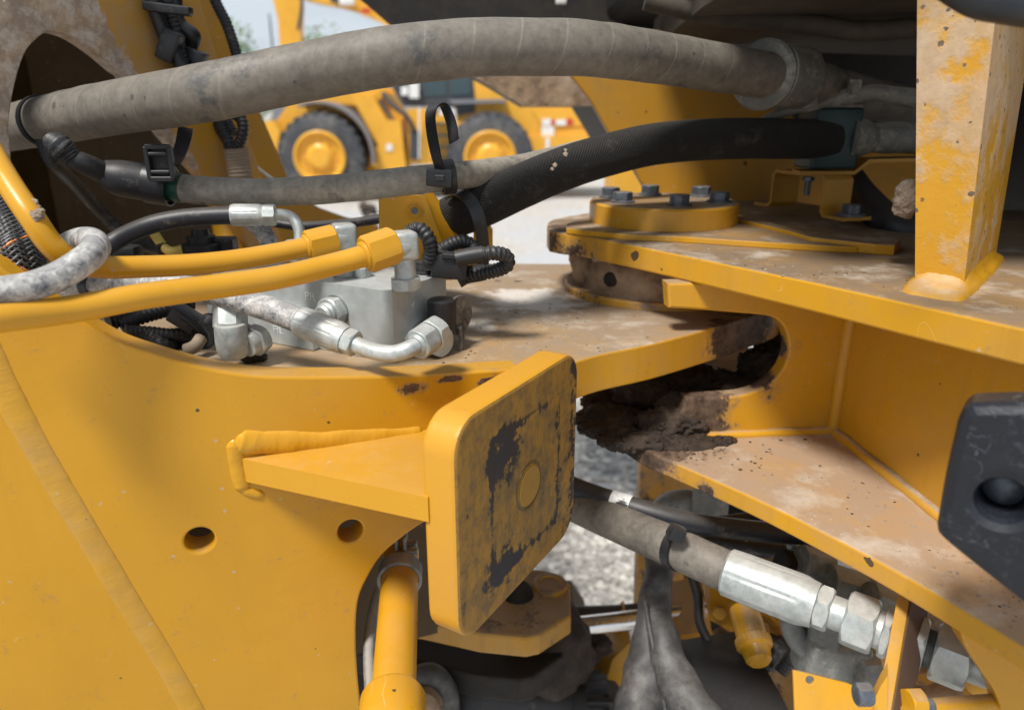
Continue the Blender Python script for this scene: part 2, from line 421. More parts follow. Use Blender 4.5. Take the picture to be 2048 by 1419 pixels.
def m_stop():
    """stop face: rubber transfer. local x right, y up, z out; half size .14"""
    m = NT('stop_face_paint_rubber_marks', .5)
    x, y = m.sep(m.obj, 0), m.sep(m.obj, 1)
    nA = m.noise(28, 7, .72, vec=m.obj); nB = m.noise(9, 4, .6, vec=m.obj); nS = m.noise(40, 5, .7, vec=m.obj, sc=(1.6, .35, 1))
    warp = m.mul(m.add(nA, -.5), .012)
    ax = m.math('ABSOLUTE', m.add(x, m.add(warp, -.008))); ay = m.math('ABSOLUTE', m.add(y, warp))
    q = m.math('MAXIMUM', ax, m.math('MULTIPLY', ay, .92))
    ring = m.mapr(m.math('ABSOLUTE', m.add(q, -.083)), .0, .013, 1, 0)
    rim = m.mapr(q, .108, .136)
    fnz = m.sep(m.n('ShaderNodeVectorTransform', vector_type='NORMAL', convert_from='WORLD', convert_to='OBJECT', i_0=m.nrm), 2)
    face = m.mapr(fnz, .8, .95)
    col = m.mix(m.mapr(nB, .3, .7), (.56, .27, .03), YEL)
    # brownish smear inside
    smear = m.mul(m.mapr(m.add(m.mul(nS, .5), m.mul(nA, .5)), .34, .56, .45, .97), m.mapr(q, .150, .05, .75, 1.0))
    col2 = m.mix(smear, col, (.175, .112, .036))
    inner = m.mapr(m.add(m.mul(nA, .6), m.mul(m.noise(75, 5, .75, vec=m.obj), .5)), .52, .64)
    col2 = m.mix(m.mul(inner, .55), col2, (.09, .062, .04))
    # black rubber: patches on the ring, corners and edges
    ul = m.mapr(m.n('ShaderNodeVectorMath', 1, operation='DISTANCE', i_0=m.n('ShaderNodeMapping', i_Vector=m.obj, i_Scale=(1, 1.15, 0)), i_1=(-.045, .070, 0)), .005, .060, .85, 0)
    ll = m.mapr(m.n('ShaderNodeVectorMath', 1, operation='DISTANCE', i_0=m.n('ShaderNodeMapping', i_Vector=m.obj, i_Scale=(.8, 1.3, 0)), i_1=(-.035, -.108, 0)), .0, .055, .80, 0)
    ur = m.mul(m.mapr(x, .088, .135), .34)
    k = m.add(m.add(m.mul(ring, .42), ul), m.add(ll, m.add(ur, m.mul(rim, .14))))
    blk = m.mapr(m.add(k, m.add(m.mul(m.add(nA, -.5), 1.7), m.add(m.mul(m.add(nS, -.5), 1.1), m.mul(m.add(m.noise(110, 4, .75, vec=m.obj), -.5), .8)))), .36, .50)
    col2 = m.mix(blk, col2, (.022, .023, .028))
    line = m.mul(m.mapr(m.math('ABSOLUTE', m.add(q, -.0835)), .0006, .0028, 1, 0), m.mapr(m.noise(16, 4, .6, vec=m.obj), .35, .55))
    col2 = m.mix(m.mul(line, .85), col2, (.035, .028, .022))
    rr = m.n('ShaderNodeVectorMath', 1, operation='LENGTH', i_0=m.n('ShaderNodeMapping', i_Vector=m.obj, i_Location=(-.012, .004, 0), i_Scale=(1, 1, 0)))
    disc = m.mapr(rr, .026, .029, 1, 0)
    col2 = m.mix(m.mul(disc, .75), col2, (.50, .27, .045))
    groove = m.mapr(m.math('ABSOLUTE', m.add(rr, -.0295)), .0, .003, 1, 0)
    col2 = m.mix(m.mul(groove, .8), col2, (.05, .04, .025))
    col = m.mix(face, col, col2)
    h = m.add(m.mul(m.mul(face, m.mul(groove, -1)), .8), m.add(m.mul(nA, .5), m.mul(nS, .35)))
    return m.done(col, m.mapr(m.mul(face, 1.0), 0, 1, .4, .62), h, .55, .003)
M['stop'] = m_stop()
M['plug'] = paint('plug_paint_rubbed', base=(.36, .195, .028), film=.18, updust=.2, chip=.6)
M['plug_ring'] = paint('plug_ring_grime', base=(.13, .085, .03), film=.1, updust=.2, chip=.6)

def metal(name, base=(.60, .64, .64), dark=(.33, .36, .36), dust=.25, rough=.42, met=.75, scale=30):
    m = NT(name, rough, met)
    n = m.noise(scale, 6, .7); n2 = m.noise(scale*5, 4, .7)
    col = m.mix(m.mapr(m.add(m.mul(n, .7), m.mul(n2, .3)), .38, .66), dark, base)
    d = m.mapr(m.noise(scale*1.4, 6, .75, off=(4, 2, 1)), .50, .70, 0, dust); col = m.mix(d, col, (.5, .45, .4))
    u = m.mul(m.up(.6, .95), dust*1.2); col = m.mix(u, col, (.46, .42, .37))
    m.link(m.mapr(m.add(d, u), 0, 1, met, .05), m.b.inputs['Metallic'])
    return m.done(col, m.mapr(n2, .3, .7, rough-.08, rough+.15), m.add(n2, n), .18, .0008)
M['zinc'] = metal('zinc_plated_steel', (.58, .62, .61), (.32, .35, .35), .38, .47, .55, 26)
M['zinc_block'] = metal('machined_zinc_block', (.60, .65, .66), (.44, .49, .50), .30, .45, .5, 12)
M['zinc_dull'] = metal('dull_dusty_zinc', (.27, .285, .28), (.15, .16, .16), .5, .5, .4)
M['bolt'] = metal('blackened_bolt_steel', (.16, .19, .23), (.09, .10, .12), .22, .42, .6, 60)
M['chrome'] = metal('chrome_rod', (.85, .87, .9), (.7, .72, .75), .05, .15, 1.0)
M['clampgrey'] = metal('cast_grey_clamp', (.20, .20, .18), (.12, .12, .11), .6, .6, .1)

def rubber(name, base=(.022, .024, .028), dust=.3, dcol=(.33, .29, .24), rough=.55, scale=22, bump=.3, wrap=None, marks=0, braid=0, updust=.4, scuff=0):
    m = NT(name, rough)
    n = m.noise(scale, 6, .7); n2 = m.noise(scale*6, 4, .7)
    d = m.mapr(m.add(m.mul(n, .75), m.mul(n2, .25)), .62-dust*.35, .70-dust*.1, 0, min(1, dust*1.5))
    col = m.mix(m.mapr(n2, .3, .7), tuple(x*.8 for x in base), tuple(x*1.25 for x in base))
    d = m.math('MAXIMUM', d, m.mul(m.up(.2, 1), updust*dust*1.6))
    col = m.mix(d, col, m.mix(m.mapr(n2, .35, .65), tuple(x*.8 for x in dcol), dcol))
    h = m.add(m.mul(n2, .4), m.mul(n, .2))
    if scuff:
        for k in range(3):
            ln = m.mapr(m.math('ABSOLUTE', m.add(m.noise(24+k*13, 3, .6, dist=1.2, off=(k*3+1, k, 2)), -.5)), 0, .006, 1, 0)
            col = m.mix(m.mul(m.mul(ln, m.mapr(m.noise(14, 5, .65, off=(k, 4, 7)), .50, .64)), scuff), col, (.24, .26, .30))
    if wrap:
        u = m.sep(m.uvc, 0); v = m.sep(m.uvc, 1)
        ph = m.math('FRACT', m.add(m.mul(u, 1/wrap), v))
        edge = m.mapr(m.math('ABSOLUTE', m.add(ph, -.5)), .0, .05, 1, 0)
        edge = m.mul(edge, m.mapr(m.noise(7, 3), .35, .6))
        col = m.mix(m.mul(edge, .35), col, tuple(min(1, x*1.35) for x in dcol))
        h = m.add(h, m.mul(m.mapr(ph, .5, .53), .9))
    if marks:
        mk = m.mapr(m.add(m.mul(m.noise(9, 6, .72, off=(3, 3, 0)), .75), m.mul(m.noise(50, 5, .7), .3)), .58, .66, 0, marks)
        col = m.mix(mk, col, (.05, .052, .058))
        col = m.mix(m.mul(m.chips(45, .22, .15, 5.0), .8*marks), col, (.03, .03, .035))
    if braid:
        u = m.sep(m.uvc, 0); v = m.sep(m.uvc, 1)
        a = m.math('SINE', m.mul(m.add(m.mul(u, braid), m.mul(v, 38)), 6.2832)); b = m.math('SINE', m.mul(m.add(m.mul(u, braid), m.mul(v, -38)), 6.2832))
        w = m.math('MAXIMUM', a, b); h = m.add(h, m.mul(w, .9))
        col = m.mix(m.mapr(w, -.2, -1, 0, .8), col, (.004, .004, .004))
    return m.done(col, None, h, bump, .0015)
M['hose_wrap'] = rubber('taupe_wrapped_hose', (.10, .09, .074), .95, (.195, .172, .143), .6, 12, .3, wrap=.062, marks=.75)
M['hose_grey'] = rubber('grey_dusty_sleeve', (.07, .064, .055), .95, (.20, .175, .145), .65, 14, .3, marks=.5)
M['hose_beige'] = rubber('beige_dusty_sleeve', (.12, .11, .09), .95, (.36, .32, .265), .65, 14, .3, marks=.75)
M['hose_silver'] = rubber('hose_with_whitish_dust', (.045, .055, .075), .72, (.62, .60, .57), .6, 46, .35, wrap=.11, updust=.45)
M['hose_black'] = rubber('black_hose_rubber', (.013, .015, .021), .22, (.36, .30, .22), .48, 30, .3, updust=.45)
M['braid'] = rubber('black_braided_sleeve', (.011, .010, .010), .22, (.20, .17, .14), .75, 16, .9, braid=185, updust=.35)
M['plastic'] = rubber('black_plastic', (.010, .011, .014), .12, (.25, .22, .2), .42, 30, .15)
M['conduit'] = rubber('black_ribbed_conduit', (.012, .013, .016), .22, (.32, .29, .26), .5, 30, .2, updust=.3)
M['wire'] = rubber('dusty_black_wire', (.035, .036, .042), .4, (.28, .27, .26), .5, 60, .2)
M['brown'] = rubber('brown_dirty_casting', (.07, .042, .02), .6, (.20, .135, .075), .75, 10, .6, updust=.6)
M['rubber_pad'] = rubber('black_moulded_rubber_pad', (.005, .0065, .011), .06, (.09, .10, .13), .44, 45, .35, updust=1.6, scuff=.6)
M['green'] = rubber('dark_green_tape', (.010, .060, .045), .15, (.2, .2, .17), .4, 25, .1)
M['green_clamp'] = rubber('dark_teal_plastic', (.006, .028, .030), .20, (.06, .07, .065), .5, 14, .15)
M['grey_duct'] = rubber('grey_folded_duct', (.04, .04, .042), .55, (.15, .14, .13), .55, 13, .9, marks=.7, updust=.3)
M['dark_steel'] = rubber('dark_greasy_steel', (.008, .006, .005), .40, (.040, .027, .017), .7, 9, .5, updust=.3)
M['hull'] = rubber('dusty_brown_underbody', (.03, .023, .016), .9, (.075, .060, .044), .8, 8, .3)
M['capr'] = rubber('dusty_rubber_cap', (.035, .033, .032), .6, (.26, .23, .20), .55, 40, .3)
M['white'] = rubber('white_plastic', (.72, .72, .70), .1, (.5, .46, .4), .45, 30, .05)
M['tyre'] = rubber('tyre_rubber', (.045, .048, .055), .45, (.20, .19, .18), .8, 2.5, .3)

def m_mud(name, a, b, c, sc=35, rough=.85):
    m = NT(name, rough)
    n = m.noise(sc, 8, .75); n2 = m.noise(sc*.3, 4, .6)
    col = m.mix(m.mapr(n, .35, .65), a, b); col = m.mix(m.mapr(n2, .52, .66), col, c)
    return m.done(col, m.mapr(n2, .4, .6, .45, .95), n, 1.0, .006)
M['mud'] = m_mud('dark_caked_mud', (.014, .009, .006), (.050, .031, .019), (.085, .056, .036), 48)
M['mud_pale'] = m_mud('pale_dried_mud', (.25, .19, .14), (.46, .37, .29), (.55, .46, .38), 60)
M['housing'] = m_mud('greasy_muddy_bearing', (.12, .075, .045), (.42, .29, .18), (.46, .34, .24), 17)

def m_ground():
    m = NT('pale_gravel', .9)
    v = m.n('ShaderNodeTexVoronoi', 1, i_Vector=m.pos, i_Scale=26.0); g = m.sep(v, 0)
    big = m.noise(.8, 5, .6); n = m.noise(9, 7, .75)
    col = m.mix(m.mapr(g, 0, 1), (.26, .24, .22), (.62, .60, .57))
    col = m.mix(m.mapr(n, .38, .62, 0, .7), col, (.50, .45, .38))
    col = m.mix(m.mapr(big, .40, .62, 0, .8), col, (.44, .45, .47))
    return m.done(col, None, m.add(m.voro(26.0), n), .8, .02)
M['ground'] = m_ground()
def m_stone():
    m = NT('loose_stone', .85)
    r = m.n('ShaderNodeNewGeometry', 8)
    col = m.mix(m.sep(m.n('ShaderNodeTexWhiteNoise', 1, noise_dimensions='1D', i_W=r), 0), (.22, .21, .20), (.70, .66, .60))
    return m.done(col, None, m.noise(60, 4), .4, .01)
M['stone'] = m_stone()
def m_leaf():
    m = NT('tree_leaves', .6)
    col = m.mix(m.mapr(m.noise(.9, 4), .3, .7), (.06, .13, .02), (.16, .28, .05))
    return m.done(col)
M['leaf'] = m_leaf()
def flat(name, c, rough=.5, met=0, emit=0):
    m = NT(name, rough, met)
    n = m.noise(20, 4)
    return m.done(m.mix(m.mapr(n, .3, .7), tuple(x*.85 for x in c), c))
M['bark'] = flat('bark', (.10, .07, .05), .9)
M['glass'] = flat('dark_cab_glass', (.05, .08, .09), .08)
M['darkgrey'] = flat('dark_grey_paint', (.05, .055, .065), .45)
M['midgrey'] = flat('mid_grey_paint', (.20, .20, .22), .5)
M['red'] = flat('red_reflective', (.55, .05, .03), .4)
M['whitep'] = flat('white_decal', (.78, .78, .76), .4)
M['orange'] = flat('orange_wire', (.75, .25, .05), .5)
M['yellowtape'] = flat('yellow_tape', (.62, .45, .10), .5)
M['stamp'] = flat('stamped_bright_edge', (.80, .85, .84), .4, .3)
M['rust'] = flat('brown_bare_edge', (.10, .055, .035), .8)
M['tan'] = flat('tan_sleeve', (.30, .235, .17), .8)

# ================================================================== SETTING
gm = bpy.data.meshes.new('ground')
gm.from_pydata([(-1500, -200, 0), (1500, -200, 0), (1500, 2500, 0), (-1500, 2500, 0)], [], [(0, 1, 2, 3)])
gm.materials.append(M['ground'])
ground = bpy.data.objects.new('ground', gm); C.objects.link(ground); ground['kind'] = 'structure'

def stones():
    bm = bmesh.new(); rnd = random.Random(3)
    base = bmesh.new(); bmesh.ops.create_icosphere(base, subdivisions=1, radius=1)
    bv = [v.co.copy() for v in base.verts]; bf = [[v.index for v in f.verts] for f in base.faces]; base.free()
    vs, fs = [], []
    for i in range(15000):
        if i < 10500: x = rnd.uniform(-.9, 1.5); y = rnd.uniform(1.6, 4.6)
        else: x = rnd.uniform(-1.5, 2.5); y = rnd.uniform(4.6, 9)
        s = rnd.choice((.006, .009, .012, .018, .024))*rnd.uniform(.7, 1.4)
        rot = Matrix.Rotation(rnd.uniform(0, 6.28), 3, 'Z'); k = len(vs)
        sx, sy, sz = s*rnd.uniform(.8, 1.4), s*rnd.uniform(.6, 1), s*rnd.uniform(.4, .8)
        for c in bv:
            q = rot @ Vector((c.x*sx, c.y*sy, c.z*sz))*rnd.uniform(.9, 1.1); vs.append((q.x+x, q.y+y, q.z+sz*.3))
        fs += [[k+j for j in f] for f in bf]
    me = bpy.data.meshes.new('loose_gravel'); me.from_pydata(vs, [], fs); me.materials.append(M['stone'])
    o = bpy.data.objects.new('loose_gravel', me); C.objects.link(o); o['kind'] = 'stuff'
    o['label'] = 'loose grey and tan gravel lying on the yard'; o['category'] = 'gravel'
stones()

def tree(px, D, h, w, label, seed, n=2600):
    x = (px-1024)/F*D*1.0
    t = thing('tree', label, 'tree', (x, D, 0), 'trees beyond the yard')
    rnd = random.Random(seed)
    g = G(); g.tube([V(x, D, 0), V(x+.1, D, h*.3), V(x-.1, D, h*.55), V(x, D, h*.8)], [h*.03, h*.024, h*.016, h*.006], n=8)
    for k in range(6):
        a = rnd.uniform(0, 6.28); z = h*rnd.uniform(.3, .6)
        g.tube([V(x, D, z), V(x+math.cos(a)*w*.2, D+math.sin(a)*w*.2, z+h*.1), V(x+math.cos(a)*w*.4, D+math.sin(a)*w*.4, z+h*.2)], [h*.012, h*.008, h*.003], n=6, sub=3)
    g.build('trunk', M['bark'], t)
    vs, fs = [], []
    lobes = [(V(rnd.uniform(-.35, .35)*w, rnd.uniform(-.35, .35)*w, h*rnd.uniform(.4, .92)), w*rnd.uniform(.16, .32)) for _ in range(16)]
    for i in range(n):
        c, r = rnd.choice(lobes)
        d = V(rnd.gauss(0, 1), rnd.gauss(0, 1), rnd.gauss(0, 1)).normalized()*r*rnd.uniform(.4, 1.1)
        p = V(x, D, 0) + c + d; s = h*rnd.uniform(.010, .022)
        a = V(rnd.gauss(0, 1), rnd.gauss(0, 1), rnd.gauss(0, 1)).normalized(); b = a.orthogonal().normalized()
        k = len(vs); vs += [p-a*s, p+b*s*.6, p+a*s, p-b*s*.6]; fs.append((k, k+1, k+2, k+3))
    me = bpy.data.meshes.new('crown'); me.from_pydata([tuple(v) for v in vs], [], fs)
    finish('crown', me, M['leaf'], t)
tree(485, 42, 6.4, 4.2, 'green leafy tree left of the thin dark pole', 1)
tree(640, 46, 6.0, 4.8, 'green tree low behind the raised yellow boom', 2)
tree(545, 34, 3.0, 3.4, 'low green bush beyond the front bucket of the wheel loader', 4, 2000)
tree(400, 50, 6.0, 7.0, 'broad green tree mostly behind the tall frame plate', 5)

# thin dark pole against the sky
g = G(); p0 = PY(545, 95, 26.0)
g.lathe((p0.x, 26, 0), (0, 0, 1), [(0, .035), (4.5, .03), (PY(545, 28, 26.0).z, .022)], 10)
tag(g.build('pole', M['green_clamp']), 'thin dark green pole standing against the sky by the raised boom', 'pole')

# ------------------------------------------------------------------ background machine with raised boom
EX = 24.0
def pt(px, py, D): q = PY(px, py, D); return q
ex = thing('excavator', 'yellow excavator with its boom raised against the sky, beyond the wheel loader', 'excavator', (pt(900, 300, EX).x, EX, 0))
def outline_prism(name, pxs, D, thick, mat, parent, bev=.02, label=None):
    g = G(); g.poly([PY(a, b, D) for a, b in pxs], (0, thick, 0)); g.bevel(bev, 1); return g.build(name, mat, parent, label=label)
outline_prism('boom', sm([(560, -190), (630, -110), (720, -50), (800, 20), (860, 80), (930, 160), (1000, 290)], 3) + sm([(955, 300), (900, 200), (850, 130), (785, 60), (727, 30), (683, 15), (610, 0), (560, -30)], 3), EX, .5, M['yellow_far'], ex)
outline_prism('stick', [(546, -90), (592, -80), (601, 10), (600, 60), (603, 120), (598, 180), (566, 180), (560, 100), (556, 40), (546, 0)], EX-.1, .4, M['yellow_far'], ex)
g = G(); g.tube([PY(600, -60, EX-.2), PY(604, 10, EX-.2), PY(596, 60, EX-.2)], .05, 8, 4); g.build('hydraulic_line', M['darkgrey'], ex)
outline_prism('bucket', [(548, 175), (602, 175), (612, 215), (585, 250), (545, 240)], EX-.3, .9, M['midgrey'], ex)
g = G(); q = PY(694, 3, EX-.15); g.box(q, (.45, .12, .22)); g.bevel(.02); g.build('work_lamp', M['whitep'], ex)
g = G(); q = PY(672, -2, EX-.15); g.box(q, (.30, .1, .22)); g.build('warning_label', M['darkgrey'], ex)
g = G(); q = PY(732, 22, EX-.15); g.box(q, (.25, .1, .12)); g.build('reflector', M['red'], ex)
xx = pt(985, 300, EX).x
g = G(); g.box((xx+1, EX+.6, 1.6), (4.2, 2.6, 1.3)); g.bevel(.12); g.build('house', M['yellow_far'], ex)
g = G(); g.box((xx+.6, EX-.6, .5), (4.6, .6, .9)); g.bevel(.25); g.box((xx+.6, EX+1.8, .5), (4.6, .6, .9)); g.build('crawler_track', M['tyre'], ex)

# ------------------------------------------------------------------ background wheel loader
LD = 16.5
def LX(px): return (px-1024)*LD*1.075/F
S_ = LD*1.055/F       # metres per photo pixel at the loader
def LXZ(px, py): q = PY(px, py, LD); return q.x, q.z
xf, zf = LXZ(648, 309); xr, zr = LXZ(981, 306)
RW = .95
zf = zr = RW
ld = thing('wheel_loader', 'yellow articulated wheel loader with black cab parked across the yard', 'wheel loader', ((xf+xr)/2, LD+1.2, 0))
def wheel2(x, y, face):
    g = G()
    prof = [(-.32, .55), (-.33, .78), (-.27, RW*.955), (-.12, RW*.965), (.12, RW*.965), (.27, RW*.955), (.33, .78), (.32, .55)]
    g.lathe((x, y, RW), (0, 1, 0), prof, 48)
    for k in range(26):
        a = 2*math.pi*k/26
        for s in (-1, 1):
            aa = a + s*.06
            g.box(V(x+math.sin(aa)*RW*.955, y+s*.17, RW+math.cos(aa)*RW*.955), (.10, .28, .06), rot=Matrix.Rotation(aa, 3, 'Y'))
    w = g.build('wheel', M['tyre'], ld)
    g = G(); fy = y - .385*face; ax = (0, -face, 0)
    g.lathe((x, fy, RW), ax, [(-.2, .54), (.03, .56), (.05, .52), (.0, .47), (-.05, .44), (-.06, .31), (.0, .28), (.03, .22), (.06, .20), (.07, .02)], 32)
    for k in range(12):
        a = k*math.pi/6; g.lathe((x+.36*math.cos(a), fy+.03*face, RW+.36*math.sin(a)), ax, [(0, .022), (.05, .02)], 6)
    g.build('rim', M['yellow_far'], w)
for x in (xf, xr):
    wheel2(x, LD, 1); wheel2(x, LD+2.3, -1)
def lp(name, pxs, y0, y1, mat, bev=.03, label=None, parent=None):
    """loader panel: silhouette in photo pixels (at the near tyre plane) as a solid from y0 to y1 behind it"""
    g = G(); pts = []
    for a, b in pxs:
        q = PY(a, b, LD); pts.append(V(q.x, LD+y0, max(.02, q.z)))
    g.poly(pts, (0, y1-y0, 0))
    if bev: g.bevel(bev, 1)
    return g.build(name, mat, parent or ld, label=label)
lp('front_chassis', [(560, 250), (600, 205), (700, 180), (765, 185), (800, 235), (800, 345), (760, 352), (640, 352), (590, 300)], .5, 1.8, M['yellow_far'])
lp('lift_arm', [(545, 240), (575, 195), (640, 178), (735, 160), (770, 180), (740, 215), (650, 205), (595, 235), (575, 300), (550, 330)], .35, .5, M['yellow_far'])
lp('lift_arm', [(545, 240), (575, 195), (640, 178), (735, 160), (770, 180), (740, 215), (650, 205), (595, 235), (575, 300), (550, 330)], 1.8, 1.95, M['yellow_far'])
lp('bucket', [(470, 262), (548, 240), (566, 262), (560, 300), (574, 340), (575, 384), (468, 384), (492, 330)], -.2, 2.6, M['yellow_far'])
lp('steering_frame', [(700, 190), (745, 190), (772, 240), (800, 240), (812, 342), (770, 345), (742, 330), (755, 290)], .05, .5, M['yellow_far'])
# front fender: curved strip behind the tyre
g = G()
arc = []
for k in range(15):
    a = math.radians(112 - k*8.5); arc.append((math.cos(a), math.sin(a)))
for (c0, s0), (c1, s1) in zip(arc, arc[1:]):
    r0, r1 = 1.10, 1.15
    pts = [V(xf+c0*r0, LD-.30, RW+s0*r0), V(xf+c1*r0, LD-.30, RW+s1*r0), V(xf+c1*r1, LD-.30, RW+s1*r1), V(xf+c0*r1, LD-.30, RW+s0*r1)]
    g.poly(pts, (0, .75, 0))
g.build('fender', M['midgrey'], ld)
lp('cab', [(785, 100), (925, 95), (958, 165), (962, 208), (905, 216), (800, 212), (778, 175)], .45, 1.9, M['darkgrey'])
lp('cab_window', [(838, 110), (885, 108), (890, 190), (843, 192)], .43, .46, M['glass'], 0)
lp('cab_window', [(896, 108), (920, 107), (938, 160), (940, 188), (898, 190)], .43, .46, M['glass'], 0)
lp('roof', [(770, 78), (930, 76), (940, 98), (775, 104)], .4, 2.0, M['yellow_far'])
for (a, b, c, d) in ((798, 172, 812, 190), (815, 165, 834, 196)):
    lp('headlight', [(a, b), (c, b), (c, d), (a, d)], .30, .43, M['whitep'], .01)
lp('side_tank', [(812, 217), (862, 217), (866, 330), (812, 330)], .25, 1.7, M['yellow_far'])
lp('step_frame', [(866, 232), (905, 228), (900, 330), (872, 334)], .2, .6, M['yellow_far'])
for k in range(4):
    y = 245+k*24; lp('step', [(862, y), (906, y), (906, y+4), (862, y+4)], .02, .3, M['darkgrey'], .01)
for xx0 in (836, 902):
    lp('handrail', [(xx0, 215), (xx0+3, 215), (xx0+3, 318), (xx0, 318)], .08, .12, M['whitep'], .005)
lp('access_platform', [(895, 200), (1012, 198), (1012, 205), (905, 208)], .05, .6, M['midgrey'], .01)
lp('hood', [(945, 155), (1000, 172), (1018, 198), (1048, 214), (1180, 217), (1200, 225), (1206, 262), (1196, 300), (1060, 300), (1055, 262), (1010, 232), (950, 228), (912, 245), (908, 215), (950, 200)], .35, 2.0, M['yellow_far'], .05)
lp('hood_panel', [(1065, 222), (1192, 222), (1180, 252), (1085, 254)], .32, .35, M['yellow_far'], .008)
lp('grille', [(908, 205), (948, 200), (948, 225), (912, 232)], .30, .36, M['darkgrey'], .01)
lp('rear_bumper', [(1040, 275), (1205, 268), (1203, 330), (1055, 345)], .2, 2.1, M['yellow_far'])
for (a, b, c, d, mt) in ((1086, 238, 1103, 252, 'whitep'), (1104, 240, 1112, 249, 'red'), (1113, 240, 1134, 251, 'whitep'), (1135, 238, 1148, 250, 'red'), (1084, 254, 1110, 276, 'whitep'), (1092, 276, 1100, 300, 'whitep')):
    lp('decal', [(a, b), (c, b), (c, d), (a, d)], .17 if b > 260 else .30, .20 if b > 260 else .325, M[mt], 0)
lp('rear_light', [(1204, 250), (1212, 252), (1212, 266), (1204, 266)], .3, .6, M['whitep'], .01)
lp('decal', [(772, 288), (784, 288), (784, 302), (772, 302)], .03, .055, M['whitep'], 0)
g = G(); g.tube([PY(765, 186, LD+.2), PY(790, 215, LD+.1), PY(815, 235, LD+.1), PY(830, 262, LD+.2)], .05, 8, 5)
g.tube([PY(760, 200, LD+.2), PY(785, 240, LD+.1), PY(800, 262, LD+.15)], .045, 8, 5); g.build('hydraulic_line', M['darkgrey'], ld)
lp('axle_housing', [(600, 300), (1010, 300), (1010, 330), (600, 330)], .9, 1.5, M['darkgrey'])
lp('fuel_tank_shadow_plate', [(818, 262), (838, 262), (838, 320), (818, 320)], .2, .25, M['darkgrey'], 0)  # thin dark patch standing in for shade by the tank
bpy.data.objects['fuel_tank_shadow_plate'].name = 'tank_shade_patch'

# bright yellow steel block on the gravel beyond the joint
g = G(); g.poly([PY(a, b, 5.2) for a, b in [(1228, 346), (1262, 334), (1284, 352), (1302, 395), (1300, 430), (1222, 430)]], (0, .5, 0)); g.bevel(.02)
tag(g.build('counterweight_block', M['yellow_far']), 'bright yellow steel block on the gravel between braided hose and pin cap', 'steel block')

# ================================================================== FRONT FRAME (left machine half)
ff = thing('front_frame', 'yellow front frame at the left with side panel, hitch plate and square steering stop', 'machine frame', (-.4, .9, 1.2))
A_n = V(.3835, -1, 0).normalized(); A_o = V(0, .893, 1.5)
top = sm([(-110, 440), (-60, 492), (0, 534), (25, 552), (100, 603), (160, 639), (237, 682), (315, 709), (390, 730), (464, 745), (557, 753), (760, 752), (900, 746), (960, 742), (1040, 738)], 5)
right = sm([(1040, 800), (1030, 900), (985, 975), (905, 1018), (846, 1046), (800, 1078), (762, 1112), (735, 1155), (717, 1200), (712, 1262), (715, 1340), (722, 1419), (730, 1560)], 5)
side = plate('side_panel', [t for t in top] + right + [(728, 1750), (-140, 1750)], A_o, A_n, .04, paint('side_panel_paint', film=.015, updust=.3, chip=.12, bump=.3, spots=((PP(905, 757, A_o, A_n), .0055, (.30, .30, 1)), (PP(980, 763, A_o, A_n), .0065, (.35, .35, 1)), (PP(820, 775, A_o, A_n), .0075, (.35, .35, .8)))), ff,
             holes=[circ_px((399, 1080), .0168, A_o, A_n), circ_px((701, 1062), .0162, A_o, A_n)], bevel=.003)
# inner hitch plate of the front frame (horizontal)
zM = 1.575
pin = PZ(1327, 400, 1.742)           # centre line of the articulation pin
edge = sm([(1040, 745), (1130, 728), (1200, 708), (1300, 688), (1400, 662), (1470, 642), (1506, 630)], 4)
edge3 = [PZ(a, b, zM) for a, b in edge]
rn = (V(edge3[-1].x, edge3[-1].y, 0)-V(pin.x, pin.y, 0)); a0 = math.atan2(rn.y, rn.x); r0 = rn.length
arc = [V(pin.x+r0*math.cos(a0+k*.16), pin.y+r0*math.sin(a0+k*.16), zM) for k in range(1, 15)]
left3 = [V(-.25, 1.62, zM), V(-.45, 1.55, zM), V(-.72, 1.5, zM), V(-.9, 1.2, zM), V(-.72, .70, zM), V(-.5, .745, zM), V(-.3, .822, zM), V(-.05, .915, zM)]
hp = plate('hitch_plate', edge3 + arc + left3, (0, 1, zM), (0, 0, 1), .057, paint('yellow_paint_dust_mud_nose_painted_glare', pale=((PZ(1070, 600, zM), .13), (PZ(960, 650, zM), .05)), film=.14, updust=.98, chip=.45, rough=.45, spots=((PZ(1470, 680, zM-.03), .06), (PZ(1500, 650, zM-.02), .07))), ff, bevel=.003)  # pale spots paint the sky glare on the deck

# far frame plate with the big oval hose opening
B0, B1 = P(50, 300, 1.06), P(560, 300, 1.5)
Bd = V(B1.x-B0.x, B1.y-B0.y, 0).normalized(); B_n = V(Bd.y, -Bd.x, 0)
if B_n.dot(EYE-B0) < 0: B_n = -B_n
_f = frame(B0, B_n).inverted(); _a, _b = _f @ PP(196, 20, B0, B_n), _f @ PP(285, 165, B0, B_n)
bk_s = -(_b.x-_a.x)/(_b.y-_a.y); bk_x = _a.x + bk_s*_a.y
hole = sm([(22, 300), (19, 250), (28, 180), (48, 112), (72, 80), (99, 64), (143, 73), (191, 103), (239, 143), (260, 162), (328, 265), (403, 349), (462, 430), (500, 500), (520, 570), (510, 640), (450, 690), (300, 700), (130, 610), (50, 470), (28, 380)], 4)
plate('bulkhead_plate', [(-160, -260), (340, -260), (372, -80), (400, 0), (440, 130), (482, 232), (524, 352), (560, 470), (590, 560), (600, 780), (-160, 780)], B0, B_n, .032, m_bulk(bk_x, bk_s), ff, holes=[hole], bevel=.003)
Cn = V(.25, -1, 0).normalized(); Co = P(520, 220, 1.72)
